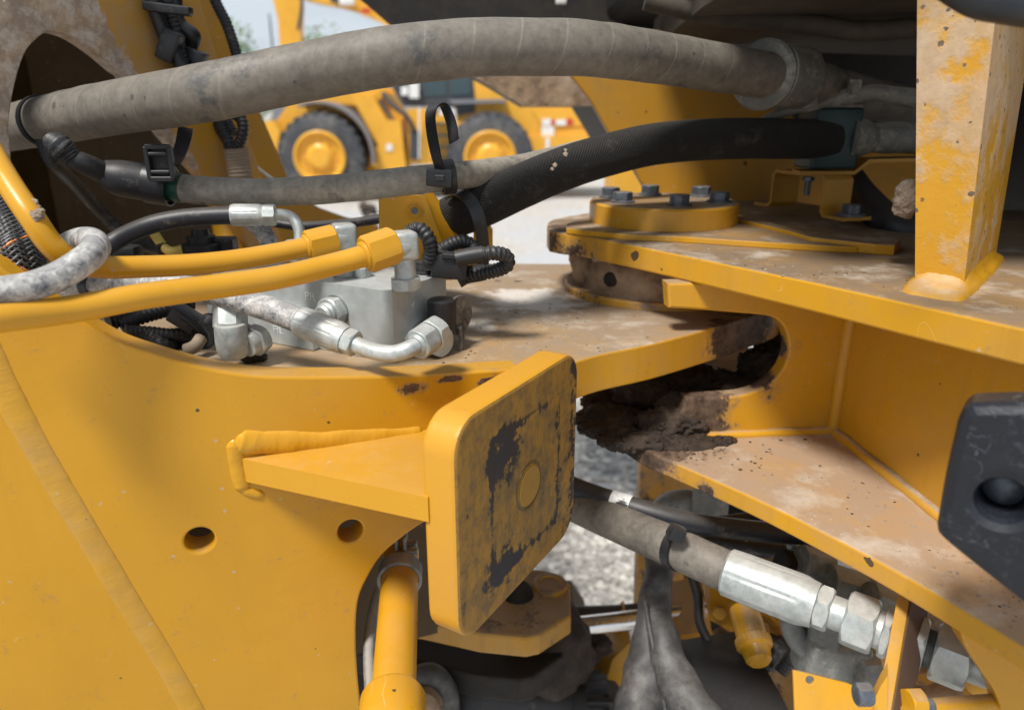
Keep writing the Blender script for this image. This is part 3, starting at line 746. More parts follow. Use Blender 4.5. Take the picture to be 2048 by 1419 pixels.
plate('flange_plate', [(350, -260), (405, -200), (432, 0), (452, 60), (476, 112), (498, 170), (521, 230), (548, 292), (575, 356), (606, 400), (640, 418), (690, 436), (757, 452), (762, 620), (430, 620), (420, 300), (380, 100)], Co, Cn, .03, M['yellow_dull_shaded'], ff, bevel=.004)
# inner rib between them, dark far side wall, roof and left wall added to darken the opening
plate('far_side_wall', [(-400, -300), (380, -300), (436, 60), (500, 260), (560, 400), (640, 640), (-400, 900)], (0, 2.45, 1.5), (0.1, -1, 0), .03, M['grimy_shaded'], ff)
g = G(); g.box((-1.45, 1.75, 2.0), (.03, 1.7, 2.2)); g.build('shade_left_wall', M['grimy_shaded'], ff)
g = G(); g.poly([V(-1.5, .85, 2.72), V(-.80, .95, 2.72), V(-.66, 1.55, 2.72), V(-.72, 1.80, 2.72), V(-.95, 2.5, 2.72), V(-1.5, 2.5, 2.72)], (0, 0, .03)); g.build('shade_top_plate', M['grimy_shaded'], ff)
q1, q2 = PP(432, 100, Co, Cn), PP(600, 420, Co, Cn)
g = G(); g.poly([V(-.70, 1.80, 1.0), V(-.70, 1.80, 2.72), V(-.95, 2.45, 2.72), V(-.95, 2.45, 1.0)], (-.03, -.01, 0)); g.build('shade_partition', M['grimy_shaded'], ff)  # unseen wall added to keep light out of the opening
g = G(); g.poly([V(-.85, .80, 1.0), V(-.11, 1.10, 1.0), V(-.11, 1.10, 1.516), V(-.2, 1.08, 1.516), V(-.85, .80, 1.516)], (0, .02, 0)); g.build('dark_backing_plate', M['grimy_shaded'], ff)  # dark sheet added so the panel holes and cutout look shaded
# thick rounded rib standing at the edge of the opening
g = G(); g.tube([P(440, 380, 1.55), P(452, 450, 1.5), P(468, 520, 1.46), P(470, 560, 1.44)], .028, 12, 6); g.build('inner_rib', M['yellow'], ff)
# diagonal weld bead across the side panel
def weld(name, pxs, o, n, r, mat, parent, wob=.002, flat=.35, lift=0.0, wav=.14, ripple=.015):
    g = G(); o = Vector(o); n = Vector(n).normalized()
    q_ = [PP(a, b, o, n) for a, b in pxs]; tot = sum((q_[i+1]-q_[i]).length for i in range(len(q_)-1))
    c = [Vector(p) for p in catmull([tuple(p) for p in q_], max(6, int(tot/.0011/len(pxs))))]
    ring = 12; prev = None; bm = g.bm; s_ = 0; end = .008
    for i, p in enumerate(c):
        if i: s_ += (p-c[i-1]).length
        t = (c[min(len(c)-1, i+1)]-c[max(0, i-1)]).normalized(); sd_ = n.cross(t).normalized()
        rr = r*(1 + wav*mnoise.noise(p*30) + wav*.4*mnoise.noise(p*110))*min(1, (.01+s_/end)**.5, (.01+max(0, tot-s_)/end)**.5); row = []
        for k in range(ring+1):
            a = math.pi*k/ring
            rip = 1 + ripple*math.sin(2*math.pi*s_/.0042 + math.sin(a)*2.2 + 2*mnoise.noise(p*60)) + .22*mnoise.noise(p*45 + sd_*math.cos(a)*.4) + .08*mnoise.noise(p*260 + sd_*math.cos(a)*3)
            row.append(bm.verts.new(p + sd_*math.cos(a)*rr + n*(math.sin(a)**1.15*rr*flat*rip + lift - .0004)))
        if prev:
            for k in range(ring): bm.faces.new((prev[k], prev[k+1], row[k+1], row[k]))
        prev = row
    return g.build(name, mat, parent, ang=80)
M['bead'] = paint('weld_bead_paint_rubbed_dust', film=.20, updust=.4, chip=.3, rough=.5, base=(.56, .295, .025))
weld('weld_bead', [(-70, 600), (-25, 700), (10, 776), (48, 850), (117, 971), (184, 1082), (258, 1205), (325, 1312), (385, 1419), (480, 1590)], A_o, A_n, .0135, M['bead'], ff, flat=.20, wav=.06, ripple=.01)
# square steering stop: face towards the right and the viewer
sl, sr = PY(906, 837, .664), PY(1158, 707, .917)
dx = V(sr.x-sl.x, sr.y-sl.y, 0); Wst = dx.length; dx.normalize(); S_n = V(dx.y, -dx.x, 0)
zt, zb = (sl.z+sr.z)/2, (PY(906, 1289, .664).z + PY(1158, 1065, .917).z)/2
S_c = V((sl.x+sr.x)/2, (sl.y+sr.y)/2, (zt+zb)/2); Hst = zt-zb
def rrect(c, n, w, h, r, k=7):
    m = frame(c, n); out = []
    for (sx, sy, a0) in ((1, 1, 0), (-1, 1, 90), (-1, -1, 180), (1, -1, 270)):
        for j in range(k+1):
            a = math.radians(a0+90*j/k); out.append(m @ V(sx*(w/2-r)+r*math.cos(a), sy*(h/2-r)+r*math.sin(a), 0))
    return out
STT = .042
stop = plate('stop_plate', rrect(S_c, S_n, Wst, Hst, .040), S_c, S_n, STT, M['stop'], ff, bevel=.0045)
g = G(); _sx = V(0, 0, 1).cross(S_n).normalized(); _pc = S_c + _sx*.012 - V(0, 0, .004)
g.lathe(_pc - S_n*.002, S_n, [(0, .0255), (.0030, .0255), (.0040, .0245), (.0040, .001)], 40); g.build('centre_plug', M['plug'], stop)
g = G(); g.lathe(_pc - S_n*.002, S_n, [(0, .0280), (.0026, .0285), (.0034, .0300), (.0026, .0320), (0, .0325)], 40, capped=False); g.build('weld_ring', M['plug_ring'], stop)
# move origin so object coordinates are centred on the face (already: frame at S_c)
# gusset arm between panel and stop plate
zg = PP(845, 860, A_o, A_n).z
back = S_c - S_n*STT
def on_back(px, py):
    return PP(px, py, back, S_n)
ga, gb = PZ(487, 914, zg), PZ(845, 990, zg)
g = G()
far = A_o + Vector((0, 0, 0))
pA = PZ(487, 914, zg); pB = V(gb.x, gb.y, zg)
bx = PP(845, 860, A_o, A_n)
p_in1 = V(bx.x+.10, 0, zg); p_in1.y = .893+.3835*p_in1.x - .001
pts = [V(pA.x, .893+.3835*pA.x+.002, zg), pA - V(0, .004, 0), V(gb.x+.006, gb.y-.004, zg), V(p_in1.x, p_in1.y, zg)]
g.poly([pts[0], pts[1], pts[2], pts[3]], (0, 0, -.030)); g.bevel(.0025, 2)
g.build('gusset_arm', M['yellow_clean'], ff)
# welds round the arm
weld('weld_bead', [(470, 880), (500, 884), (600, 885), (700, 882), (800, 876), (850, 872)], A_o, A_n, .0150, M['yellow_clean'], ff, flat=.45, ripple=0)
weld('weld_bead', [(468, 878), (470, 900), (474, 930), (480, 958), (490, 982)], A_o, A_n, .0095, M['yellow_clean'], ff, flat=.5)
weld('weld_bead', [(482, 975), (500, 984), (530, 990)], A_o, A_n, .006, M['yellow_clean'], ff, flat=.6)

# ================================================================== REAR FRAME (right machine half)
rf = thing('rear_frame', 'yellow rear frame at the right with stacked hitch plates, webs and tapered post', 'machine frame', (.5, 1.1, 1.4))
zU = 1.694
nose = sm([(1099, 462), (1094, 452), (1100, 441), (1130, 433)], 3)
uo = [(2060, 659), (1840, 611), (1640, 567), (1400, 517), (1250, 487), (1162, 470), (1120, 466)] + nose + [(1180, 425), (1300, 404), (1500, 391)]
uo3 = [PZ(a, b, zU) for a, b in uo] + [V(.75, 1.62, zU), V(1.3, 1.6, zU), V(1.3, .70, zU)]
plate('upper_hitch_plate', uo3, (0, 1, zU), (0, 0, 1), .038, paint('yellow_paint_dust_muddy_tip', dust=(.215, .155, .105), film=.14, updust=.98, chip=.6, rough=.45, spots=((PZ(1150, 490, zU-.03), .075), (PZ(1215, 510, zU-.035), .04))), rf, bevel=.003)
# shim plates under the pin cap
z1 = zU+.010
SHIM = paint('shim_paint_dust', film=.16, updust=.98, chip=.3, dust=(.215, .155, .105))
plate('shim_plate', [PZ(a, b, z1) for a, b in sm([(1133, 456), (1136, 446), (1180, 434), (1300, 424), (1420, 424), (1480, 432), (1560, 455), (1700, 470), (1752, 480), (1738, 492), (1640, 490), (1500, 482), (1380, 474), (1250, 468), (1133, 456)], 3)[:-1]], (0, 1, z1), (0, 0, 1), .010, SHIM, rf, bevel=.0015)
z2 = z1+.006
plate('shim_plate', [PZ(a, b, zU+.016) for a, b in [(1478, 428), (1600, 459), (1622, 466), (1770, 465), (1802, 480), (1790, 490), (1752, 488), (1620, 474), (1580, 462), (1470, 436)]], (0, 1, zU+.016), (0, 0, 1), .016, SHIM, rf, bevel=.002)
# webs and lower plate
zL = 1.400
W1o, W1n = V(.45, 1.085, 1.5), V(.1, -1, 0).normalized()
slot_top = sm([(1338, 616), (1400, 620), (1460, 625), (1520, 630), (1548, 636), (1568, 655), (1577, 685), (1575, 715), (1560, 745), (1530, 772), (1490, 788), (1440, 793), (1372, 796)], 4)
web1 = [(1330, 560)] + slot_top + [(1378, 812), (1352, 845), (1310, 880), (1330, 905), (1700, 905), (1720, 600), (1500, 540)]
c1 = PP(1668, 858, W1o, W1n)
web1_3 = [PP(a, b, W1o, W1n) for a, b in slot_top + [(1366, 815), (1352, 840)]]
zb1 = zL+.001; ztp = zU-.0385
lft = PP(1332, 600, W1o, W1n)
lowl = PP(1352, 858, W1o, W1n)
web1_3 = [V(lft.x, lft.y, ztp)] + web1_3 + [V(lowl.x, lowl.y, zb1), V(c1.x, c1.y, zb1), V(c1.x, c1.y, ztp)]
plate('slotted_web', web1_3, W1o, W1n, .030, paint('yellow_paint_muddy_slot', film=.12, updust=.9, spots=((PP(1395, 830, W1o, W1n), .062), (PP(1530, 775, W1o, W1n)+V(0, .02, 0), .030), (PP(1578, 700, W1o, W1n)+V(0, .02, 0), .022))), rf, bevel=.004)
c2 = PZ(1880, 1032, zL); d2 = V(c2.x-c1.x, c2.y-c1.y, 0).normalized(); W2n = V(d2.y, -d2.x, 0)
if W2n.dot(EYE-c1) < 0: W2n = -W2n
e2 = c1 + d2*.46
W2o = V(c1.x, c1.y, 1.5)
plate('side_web', [V(c1.x, c1.y, zb1), V(e2.x, e2.y, zb1), V(e2.x, e2.y, ztp), V(c1.x, c1.y, ztp)], W2o, W2n, .025, M['yellow'], rf, bevel=.001)
# fillets along the web corner
def fillet(pts, r, mat, parent):
    g = G(); g.tube([Vector(p) for p in pts], r, 10, 10, wob=r*.25, capped=False); return g.build('weld_bead', mat, parent, ang=80)
off = (W1n+W2n).normalized()*.004
fillet([V(c1.x, c1.y, zb1+.004)+off, V(c1.x, c1.y, 1.55)+off, V(c1.x, c1.y, ztp)+off], .011, M['yellow'], rf)
fillet([V(lowl.x+.02, lowl.y, zb1)+W1n*.002, V((lowl.x+c1.x)/2, (lowl.y+c1.y)/2, zb1)+W1n*.002, V(c1.x, c1.y, zb1)+off], .009, M['yellow'], rf)
fillet([V(c1.x, c1.y, zb1)+off, (V(c1.x, c1.y, zb1)+V(e2.x, e2.y, zb1))/2+W2n*.003, V(e2.x, e2.y, zb1)+W2n*.003], .010, M['yellow_pale'], rf)
lo = sm([(2070, 1306), (1900, 1203), (1800, 1145), (1700, 1091), (1540, 1010), (1400, 947), (1300, 905)], 3)
lo3 = [PZ(a, b, zL) for a, b in lo] + [PZ(a, b, zL) for a, b in sm([(1278, 893), (1240, 868), (1200, 842), (1190, 822)], 3)]
lo3 += [V(pin.x-.14, pin.y-.12, zL), V(pin.x-.12, pin.y+.10, zL), V(pin.x+.05, pin.y+.2, zL), V(.75, 1.5, zL), V(1.3, 1.4, zL), V(1.2, .3, zL)]
plate('lower_hitch_plate', lo3, (0, 1, zL), (0, 0, 1), .028, paint('yellow_paint_pale_dust_muddy_tip', film=.20, updust=.95, chip=.3, rough=.42, dust=(.34, .24, .165), spots=((PZ(1330, 885, zL), .085), (PZ(1270, 880, zL), .09), (PZ(1420, 985, zL-.03), .02))), rf, bevel=.003)
# curved gusset below the lower plate, right edge
gl = PZ(1915, 1262, zL-.028)
G2n = V(-.05, -1, 0).normalized(); G2o = V(gl.x, gl.y+.004, 1.3)
plate('curved_gusset', sm([(1915, 1240), (1930, 1290), (1965, 1345), (1990, 1385), (2008, 1440), (2020, 1520), (2024, 1640)], 4) + [(2300, 1640), (2300, 1300), (2080, 1300), (1990, 1260)], G2o, G2n, .03, M['yellow'], rf)
# far web beyond the hoses
FWo, FWn = V(.5, 1.78, 1.9), V(.05, -1, 0)
plate('far_web', [(1140, 150), (1190, 110), (1250, 68), (1412, 44), (1445, 95), (1545, 200), (1620, 260), (1840, 300), (1840, 420), (1302, 398), (1286, 372), (1262, 330), (1232, 290), (1208, 250), (1180, 200)], FWo, FWn, .03, M['yellow_dull_shaded'], rf, bevel=.004)
# tapered post on the upper plate, vertical box section
pb = [PZ(1830, 571, zU), PZ(1926, 586, zU), PZ(1990, 522, zU), PZ(1905, 505, zU)]
tz = 2.14
def col_at(px0, py0, base, ztop):   # top corner seen at pixel column on the plane y = base.y
    r = ray(px0, py0); q = EYE + r*((base.y-EYE.y)/r.y); k = (ztop-base.z)/(q.z-base.z); return base.lerp(q, k)
ptp = [col_at(1834, 60, pb[0], tz), col_at(1988, 60, pb[1], tz), col_at(2064, 60, pb[2], tz), col_at(1925, 60, pb[3], tz)]
g = G(); bm = g.bm
va = [bm.verts.new(p - V(0, 0, .001)) for p in pb]; vb = [bm.verts.new(p) for p in ptp]
bm.faces.new(va[::-1]); bm.faces.new(vb)
for i in range(4): bm.faces.new((va[i], va[(i+1) % 4], vb[(i+1) % 4], vb[i]))
g.bevel(.0035, 2); g.build('post', M['post'], rf)
# weld collar at its foot
g = G(); cen = sum(pb, Vector())/4
def foot(k, z):
    out = []
    for p in pb: out.append(V(cen.x+(p.x-cen.x)*k, cen.y+(p.y-cen.y)*k, z))
    return out
g = G(); bm = g.bm; rows = []
N = 64
for (k, z) in ((1.42, zU-.001), (1.38, zU+.0035), (1.28, zU+.007), (1.16, zU+.010), (1.06, zU+.0155), (.97, zU+.022)):
    q = foot(k, z); row = []
    for i in range(N):
        t = i/N*4; a = int(t); f = t-a; p = q[a].lerp(q[(a+1) % 4], f)
        # round the corners
        d = p-V(cen.x, cen.y, z); m_ = foot(k, z)[a].lerp(foot(k, z)[(a+1) % 4], .5)-V(cen.x, cen.y, z)
        p = V(cen.x, cen.y, z) + d*(1-.10*(abs(f-.5)*2)**4)
        p += d.normalized()*(.0030*mnoise.noise(p*70)+.0008*math.sin(i*2.3)) if k > 1 else V(0, 0, 0)
        row.append(bm.verts.new(p))
    rows.append(row)
for r0_, r1_ in zip(rows, rows[1:]):
    for i in range(N): bm.faces.new((r0_[i], r0_[(i+1) % N], r1_[(i+1) % N], r1_[i]))
g.build('weld_collar', M['yellow'], rf, ang=80)
# vertical yellow column lower centre, behind the hoses
g = G(); g.poly([PY(1283, 880, 1.62), PY(1325, 880, 1.62), PY(1316, 1240, 1.62), PY(1272, 1240, 1.62)], (0, .05, 0))
g.poly([PY(1325, 880, 1.66), PY(1420, 880, 1.66), PY(1420, 1240, 1.66), PY(1316, 1240, 1.66)], (0, .03, 0)); g.bevel(.004)
g.build('lower_column', M['yellow_muddy'], rf)

# dark underbody above the joint (cab floor and rear bulkhead)
ub = thing('machine_underbody', 'dark dusty underside of the cab and engine bay above the articulation joint', 'machine body', (1.0, 2.2, 2.2))
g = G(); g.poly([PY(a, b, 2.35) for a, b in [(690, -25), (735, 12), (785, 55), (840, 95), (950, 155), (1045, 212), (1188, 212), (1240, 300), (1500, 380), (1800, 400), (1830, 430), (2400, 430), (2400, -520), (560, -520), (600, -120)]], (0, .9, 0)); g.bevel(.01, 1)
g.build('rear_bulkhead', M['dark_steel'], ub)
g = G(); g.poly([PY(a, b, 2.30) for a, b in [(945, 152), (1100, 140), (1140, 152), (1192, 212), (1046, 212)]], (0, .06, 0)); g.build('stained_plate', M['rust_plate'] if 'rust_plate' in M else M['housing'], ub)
g = G(); g.box((1.10, 1.56, 2.36), (1.66, 1.50, .44)); g.bevel(.03, 2); g.build('cab_floor_shade_slab', M['dark_steel'], ub)  # slab extended out of view towards the camera to shade the plates
g = G(); g.poly([V(.36, 1.1, 2.09), V(.30, 1.25, 2.055), V(.34, 1.9, 2.045), V(1.2, 1.9, 2.02), V(1.2, 1.05, 2.045)], (0, 0, .06)); g.bevel(.008)
g.build('belly_plate', M['hull'], ub)
g = G(); g.tube([P(1290, 2, 1.25), P(1400, 26, 1.25), P(1540, 42, 1.22), P(1640, 52, 1.2), P(1720, 62, 1.2), P(1850, 55, 1.15)], .016, 12, 8); g.build('edge_pipe', M['hull'], ub)
g = G(); g.box(PY(1122, 3, 2.2), (.03, .02, .016)); g.bevel(.003); g.build('marker_light', M['whitep'], ub)
g = G(); g.tube([P(1850, -60, .60), P(1940, 0, .60), P(2010, 18, .60), P(2100, 30, .62)], .012, 12, 8)
tag(g.build('cable', M['plastic']), 'thick black cable crossing the top right corner in front of the post', 'cable')
# dark interior right of the post
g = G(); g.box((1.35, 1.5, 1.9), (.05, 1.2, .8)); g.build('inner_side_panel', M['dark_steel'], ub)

# ================================================================== PIN CAP, BEARING, MUD
M['cap'] = paint('cap_paint_dust', film=.16, updust=.98, chip=.3, dust=(.215, .155, .105), base=(.60, .30, .025))
pc = thing('pin_cap', 'round yellow pin cap bolted on top of the upper hitch plate', 'pin cap', (pin.x, pin.y, zU+.010))
RC = .137
g = G(); g.lathe((pin.x, pin.y, zU+.0102), (0, 0, 1), [(0, RC), (.034, RC), (.0375, RC-.0035), (.0375, .02)], 72); g.build('cap_disc', M['cap'], pc)
zc = zU+.0477
for (a, b) in ((1245, 398), (1221, 388), (1300, 383), (1358, 404), (1402, 386), (1438, 398)):
    q = PZ(a, b+6, zc)
    w = G(); w.lathe((q.x, q.y, zc), (0, 0, 1), [(0, .0225), (.003, .0225), (.0035, .018)], 24); w.hexa((q.x, q.y, zc+.003), (0, 0, 1), .0188, .0155, ph=random.random())
    w.build('bolt', M['bolt'], pc)
# a low plate with the remaining far bolt circle
bh = thing('bearing_housing', 'round bearing housing caked in brown mud and grease between the upper hitch plates', 'bearing', (pin.x, pin.y, zM))
g = G(); R = .168; bm = g.bm; rows = []
prof = [(0.0, R+.004), (.012, R+.006), (.014, R-.006), (.030, R-.004), (.050, R+.002), (.066, R-.002), (.080, R-.012)]
for (t, r) in prof:
    row = []
    for k in range(96):
        a = 2*math.pi*k/96; p = V(math.cos(a)*r, math.sin(a)*r, t)
        rr = r + (.010*mnoise.fractal(p*13, 1, 2, 5) if t > .013 else .0008*mnoise.noise(p*40))
        row.append(bm.verts.new((pin.x+math.cos(a)*rr, pin.y+math.sin(a)*rr, zM+t)))
    rows.append(row)
for r0_, r1_ in zip(rows, rows[1:]):
    for i in range(96): bm.faces.new((r0_[i], r0_[(i+1) % 96], r1_[(i+1) % 96], r1_[i]))
g.build('housing_ring', M['housing'], bh, ang=60)
g = G(); g.lathe((pin.x, pin.y, zM+.0005), (0, 0, 1), [(0, R+.012), (.010, R+.012), (.013, R+.009), (.013, R-.02)], 80); g.build('flange_ring', M['yellow_muddy'], bh)
q = P(1181, 546, 1.22); ang = math.atan2(q.y-pin.y, q.x-pin.x)
q = V(pin.x+math.cos(ang)*(R-.004), pin.y+math.sin(ang)*(R-.004), zM+.045)
g = G(); ax = (q-V(pin.x, pin.y, q.z)).normalized(); g.lathe(q, ax, [(-.01, .014), (.008, .013), (.010, .010), (.011, .004)], 20); g.build('grease_fitting', M['dark_steel'], bh)
g = G(); g.lathe(V(pin.x, pin.y, zL-.12), (0, 0, 1), [(0, .10), (.30, .10)], 40); g.build('pin_shaft', M['dark_steel'], bh)

def mud(label, spots, mat, seed=0, amp=.45, name='mud_clump'):
    g = G()
    for i, (c, r, sc) in enumerate(spots): g.blob(c, r, 5 if r > .02 else 3, amp, 3.2, sc, seed+i*3.1)
    if seed in (1, 9):          # crumbs clinging to the lumps
        rnd = random.Random(seed); vs_ = [v.co.copy() for v in g.bm.verts]
        for _ in range(420):
            c = rnd.choice(vs_); g.blob(c, rnd.uniform(.0015, .0055), 1, .5, 3, (1, 1, .8), rnd.random()*50)
    return tag(g.build(name, mat, None, ang=80), label, 'mud')
def onz(px, py, z): return PZ(px, py, z)
mud('thick dark mud piled inside the slot under the middle hitch plate', [
    (onz(1385, 795, zL+.03)+V(0, .06, 0), .050, (1.3, .8, .8)), (onz(1300, 800, zL+.03)+V(0, .05, 0), .055, (1.2, .8, .8)), (P(1450, 780, 1.30), .050, (1.6, .8, .7)), (P(1530, 745, 1.30), .046, (1, .8, 1.0)),
    (P(1550, 690, 1.34), .042, (.8, .8, 1.3)), (onz(1235, 820, zL+.0)+V(0, .04, 0), .045, (1.4, .8, .5)), (P(1490, 775, 1.235), .012, (3.6, .8, .7)), (P(1400, 795, 1.20), .013, (3.0, .8, .7)), (P(1350, 815, 1.20), .022, (1.5, .8, 1.2))], M['mud'], 1, .28)
mud('dark crumbly mud spread over the near tip of the lower hitch plate', [
    (onz(1290, 880, zL+.002), .042, (1.7, .8, .40)), (onz(1360, 882, zL+.000), .040, (1.6, .9, .28)), (onz(1415, 880, zL-.001), .030, (1.6, .9, .22)), (onz(1215, 856, zL-.006), .040, (1.3, .8, .40)),
    (onz(1345, 850, zL+.015), .040, (1.4, .8, .75)), (onz(1265, 850, zL+.0), .045, (1.5, .8, .40)), (onz(1250, 880, zL-.012), .03, (1.6, .6, .45)), (onz(1215, 836, zL), .040, (1.6, .9, .5)), (onz(1300, 905, zL-.012), .020, (1.8, .5, .6))], M['mud'], 9, .28)
mud('small brown mud crumbs beside the lower left elbow of the valve block', [(onz(500, 716, zM+.006), .010, (1.2, 1, .8)), (onz(521, 714, zM+.005), .008, (1, 1, .8))], M['mud'], 5)
mud('pale dried mud lump stuck on the left side of the tapered post', [(P(1814, 397, .97), .021, (.8, .8, 1.25))], M['mud_pale'], 4, .22)
mud('greyish mud splat stuck on the upper yellow tube', [(P(68, 412, .80), .008, (.8, .5, 1.1)), (P(74, 430, .79), .0075, (1, .5, .9)), (P(80, 421, .79), .004, (1.5, .5, .6))], M['mud_pale'], 6, .6)
mud('grey mud fleck stuck on the lower yellow tube', [(P(65, 618, .748), .0065, (1, .5, 1.1))], M['mud_pale'], 8, .7)
mud('dried mud flakes clinging under the edge of the upper hitch plate', [(onz(1120, 483, zU-.03), .012, (2, .8, .8)), (onz(1165, 500, zU-.036), .016, (2, .9, .7)), (onz(1225, 516, zU-.036), .015, (2.2, .9, .55))], M['housing'], 12, .6)
mud('small pale mud specks on the braided hose', [(P(1110, 330, 1.0), .0032, (1, .6, 1)), (P(1131, 308, 1.005), .0032, (1, .6, 1)), (P(1104, 338, 1.0), .0022, (1, .6, 1)), (P(1131, 300, 1.005), .002, (1, .6, 1))], M['mud_pale'], 15, .6)

# ================================================================== BIG HOSES
def hose(name, pts, r, mat, label=None, cat='hose', parent=None, group=None, **kw):
    g = G(); g.tube([P(*p) for p in pts], r, **kw); o = g.build(name, mat, parent, ang=70)
    if parent is None: tag(o, label, cat, group)
    elif label: o['label'] = label
    return o
def strapring(pts3, w, t, mat, name, parent, n=12):
    pass
h1 = thing('wrapped_hose', 'largest taupe wrapped hose arching from the oval opening to the grey clamp', 'hose', tuple(P(950, 96, .96)))
hose('hose_sleeve', [(-160, 290, 1.42), (-40, 268, 1.28), (20, 256, 1.19), (90, 243, 1.11), (200, 221, 1.03), (400, 188, .94), (600, 146, .93), (780, 114, .915), (950, 96, .94), (1100, 95, .97), (1200, 100, 1.0), (1350, 121, 1.09), (1500, 146, 1.17), (1600, 160, 1.22), (1750, 200, 1.35), (1850, 220, 1.45)], .036, M['hose_wrap'], parent=h1, n=40, sub=14, wob=.0010)
def band(p0, axis, r, w, mat, name, parent, t=.0025):
    g = G(); a = Vector(axis).normalized()
    g.lathe(Vector(p0)-a*w/2, a, [(0, r-.001), (0, r+t), (w, r+t), (w, r-.001)], 36, capped=False); return g.build(name, mat, parent)
pa, pb2 = P(90, 243, 1.11), P(110, 239, 1.095)
band(pa, pb2-pa, .0368, .010, M['plastic'], 'black_band', h1)
def saddle(pC, ax, r_in, w, th, mat, name, parent, foot=0.0):
    g = G(); ax = Vector(ax).normalized(); g.lathe(Vector(pC)-ax*w/2, ax, [(0, r_in), (0, r_in+th*.8), (.004, r_in+th), (w-.004, r_in+th), (w, r_in+th*.8), (w, r_in)], 40, capped=False)
    return g.build(name, mat, parent)
hc = thing('hose_clamp', 'round dusty grey clamp holding the big wrapped hose at upper right', 'hose clamp', tuple(P(1570, 155, 1.2)))
a1, a2 = P(1500, 146, 1.17), P(1600, 160, 1.22); axh = (a2-a1).normalized(); axc = (axh + V(0, .45, 0)).normalized()
saddle(P(1527, 150, 1.19), axc, .034, .014, .022, M['clampgrey'], 'clamp_flange', hc)
g = G(); g.lathe(P(1550, 150, 1.19), axh, [(0, .044), (.002, .049), (.060, .049), (.066, .045), (.067, .036)], 40); g.build('clamp_body', M['clampgrey'], hc)
g = G(); g.box(P(1590, 205, 1.24), (.06, .05, .02)); g.bevel(.004); g.build('clamp_foot', M['clampgrey'], hc)

h2 = thing('grey_hose', 'mid-grey dusty hose with green tape and black end sleeve crossing below the big hose', 'hose', tuple(P(600, 382, 1.08)))
hose('hose_sleeve', [(345, 372, 1.05), (400, 380, 1.05), (500, 385, 1.05), (600, 382, 1.05), (700, 375, 1.04), (850, 358, 1.05), (960, 346, 1.11), (1060, 330, 1.21), (1180, 300, 1.28), (1300, 280, 1.34), (1500, 262, 1.45)], .0203, M['hose_beige'], parent=h2, n=28, wob=.0008)
hose('green_tape', [(333, 370, 1.049), (350, 374, 1.049), (366, 377, 1.049)], .0212, M['green'], parent=h2, n=28, sub=4)
hose('end_sleeve', [(208, 348, 1.03), (240, 356, 1.035), (290, 364, 1.045), (338, 371, 1.05)], [.020, .0255, .0265, .0235], M['conduit'], parent=h2, n=28)
hose('thin_hose', [(140, 316, .99), (170, 328, 1.0), (215, 350, 1.03)], [.0125, .0145, .0155], M['conduit'], parent=h2, n=20)
hose('braided_end', [(104, 282, .985), (118, 292, .98), (132, 304, .985), (146, 318, .99)], [.012, .0165, .0155, .0125], M['conduit'], parent=h2, n=16, corr=(.004, .05))
# black tail from the band down into the dark opening
hose('cable', [(85, 210, 1.13), (84, 262, 1.11), (105, 320, 1.10), (150, 368, 1.2), (205, 428, 1.28), (265, 480, 1.3), (330, 500, 1.2)], .012, M['conduit'], 'black taped cable sagging from the big hose into the oval opening', 'cable', n=14, wob=.001)
hose('cable', [(300, 455, 1.22), (335, 500, 1.20), (372, 498, 1.2), (410, 500, 1.19)], .008, M['yellowtape'], 'short cable wrapped in yellow tape behind the upper yellow tube', 'cable', n=10)

h3 = thing('braided_hose', 'thick black braided hose from the valve area up to the teal clamp', 'hose', tuple(P(1100, 345, 1.04)))
hose('hose_sleeve', [(740, 530, 1.36), (845, 466, 1.25), (900, 437, 1.17), (960, 412, 1.13), (1040, 374, 1.13), (1120, 340, 1.15), (1200, 314, 1.18), (1300, 290, 1.21), (1400, 280, 1.23), (1500, 277, 1.25), (1590, 278, 1.27), (1660, 278, 1.30)], .034, M['braid'], parent=h3, n=36, sub=14)
hose('rubber_tail', [(1690, 275, 1.30), (1718, 276, 1.31), (1735, 278, 1.32)], [.037, .034, .026], M['clampgrey'], parent=h3, n=28)
hose('taped_tail', [(1728, 277, 1.32), (1790, 275, 1.33), (1850, 285, 1.34), (1900, 300, 1.35)], [.026, .028, .024, .024], M['clampgrey'], parent=h3, n=20, wob=.004)
tc_ = thing('teal_clamp', 'dark teal block clamp gripping the braided hose on its bracket', 'hose clamp', tuple(P(1655, 275, 1.15)))
g = G(); cc = P(1655, 276, 1.31); rz = Matrix.Rotation(.12, 3, 'Z')
g.box(cc, (.086, .070, .104), rz); g.bevel(.005, 3); g.build('clamp_half', M['green_clamp'], tc_)
g = G(); g.box(cc+V(0, 0, .0545), (.082, .066, .005), rz); g.bevel(.001); g.build('cover_plate', M['clampgrey'], tc_)
g = G(); g.lathe(cc+V(.008, -.005, .056), (0, 0, 1), [(0, .018), (.004, .018), (.006, .010)], 24); g.hexa(cc+V(.008, -.005, .061), (0, 0, 1), .009, .007); g.build('bolt', M['clampgrey'], tc_)

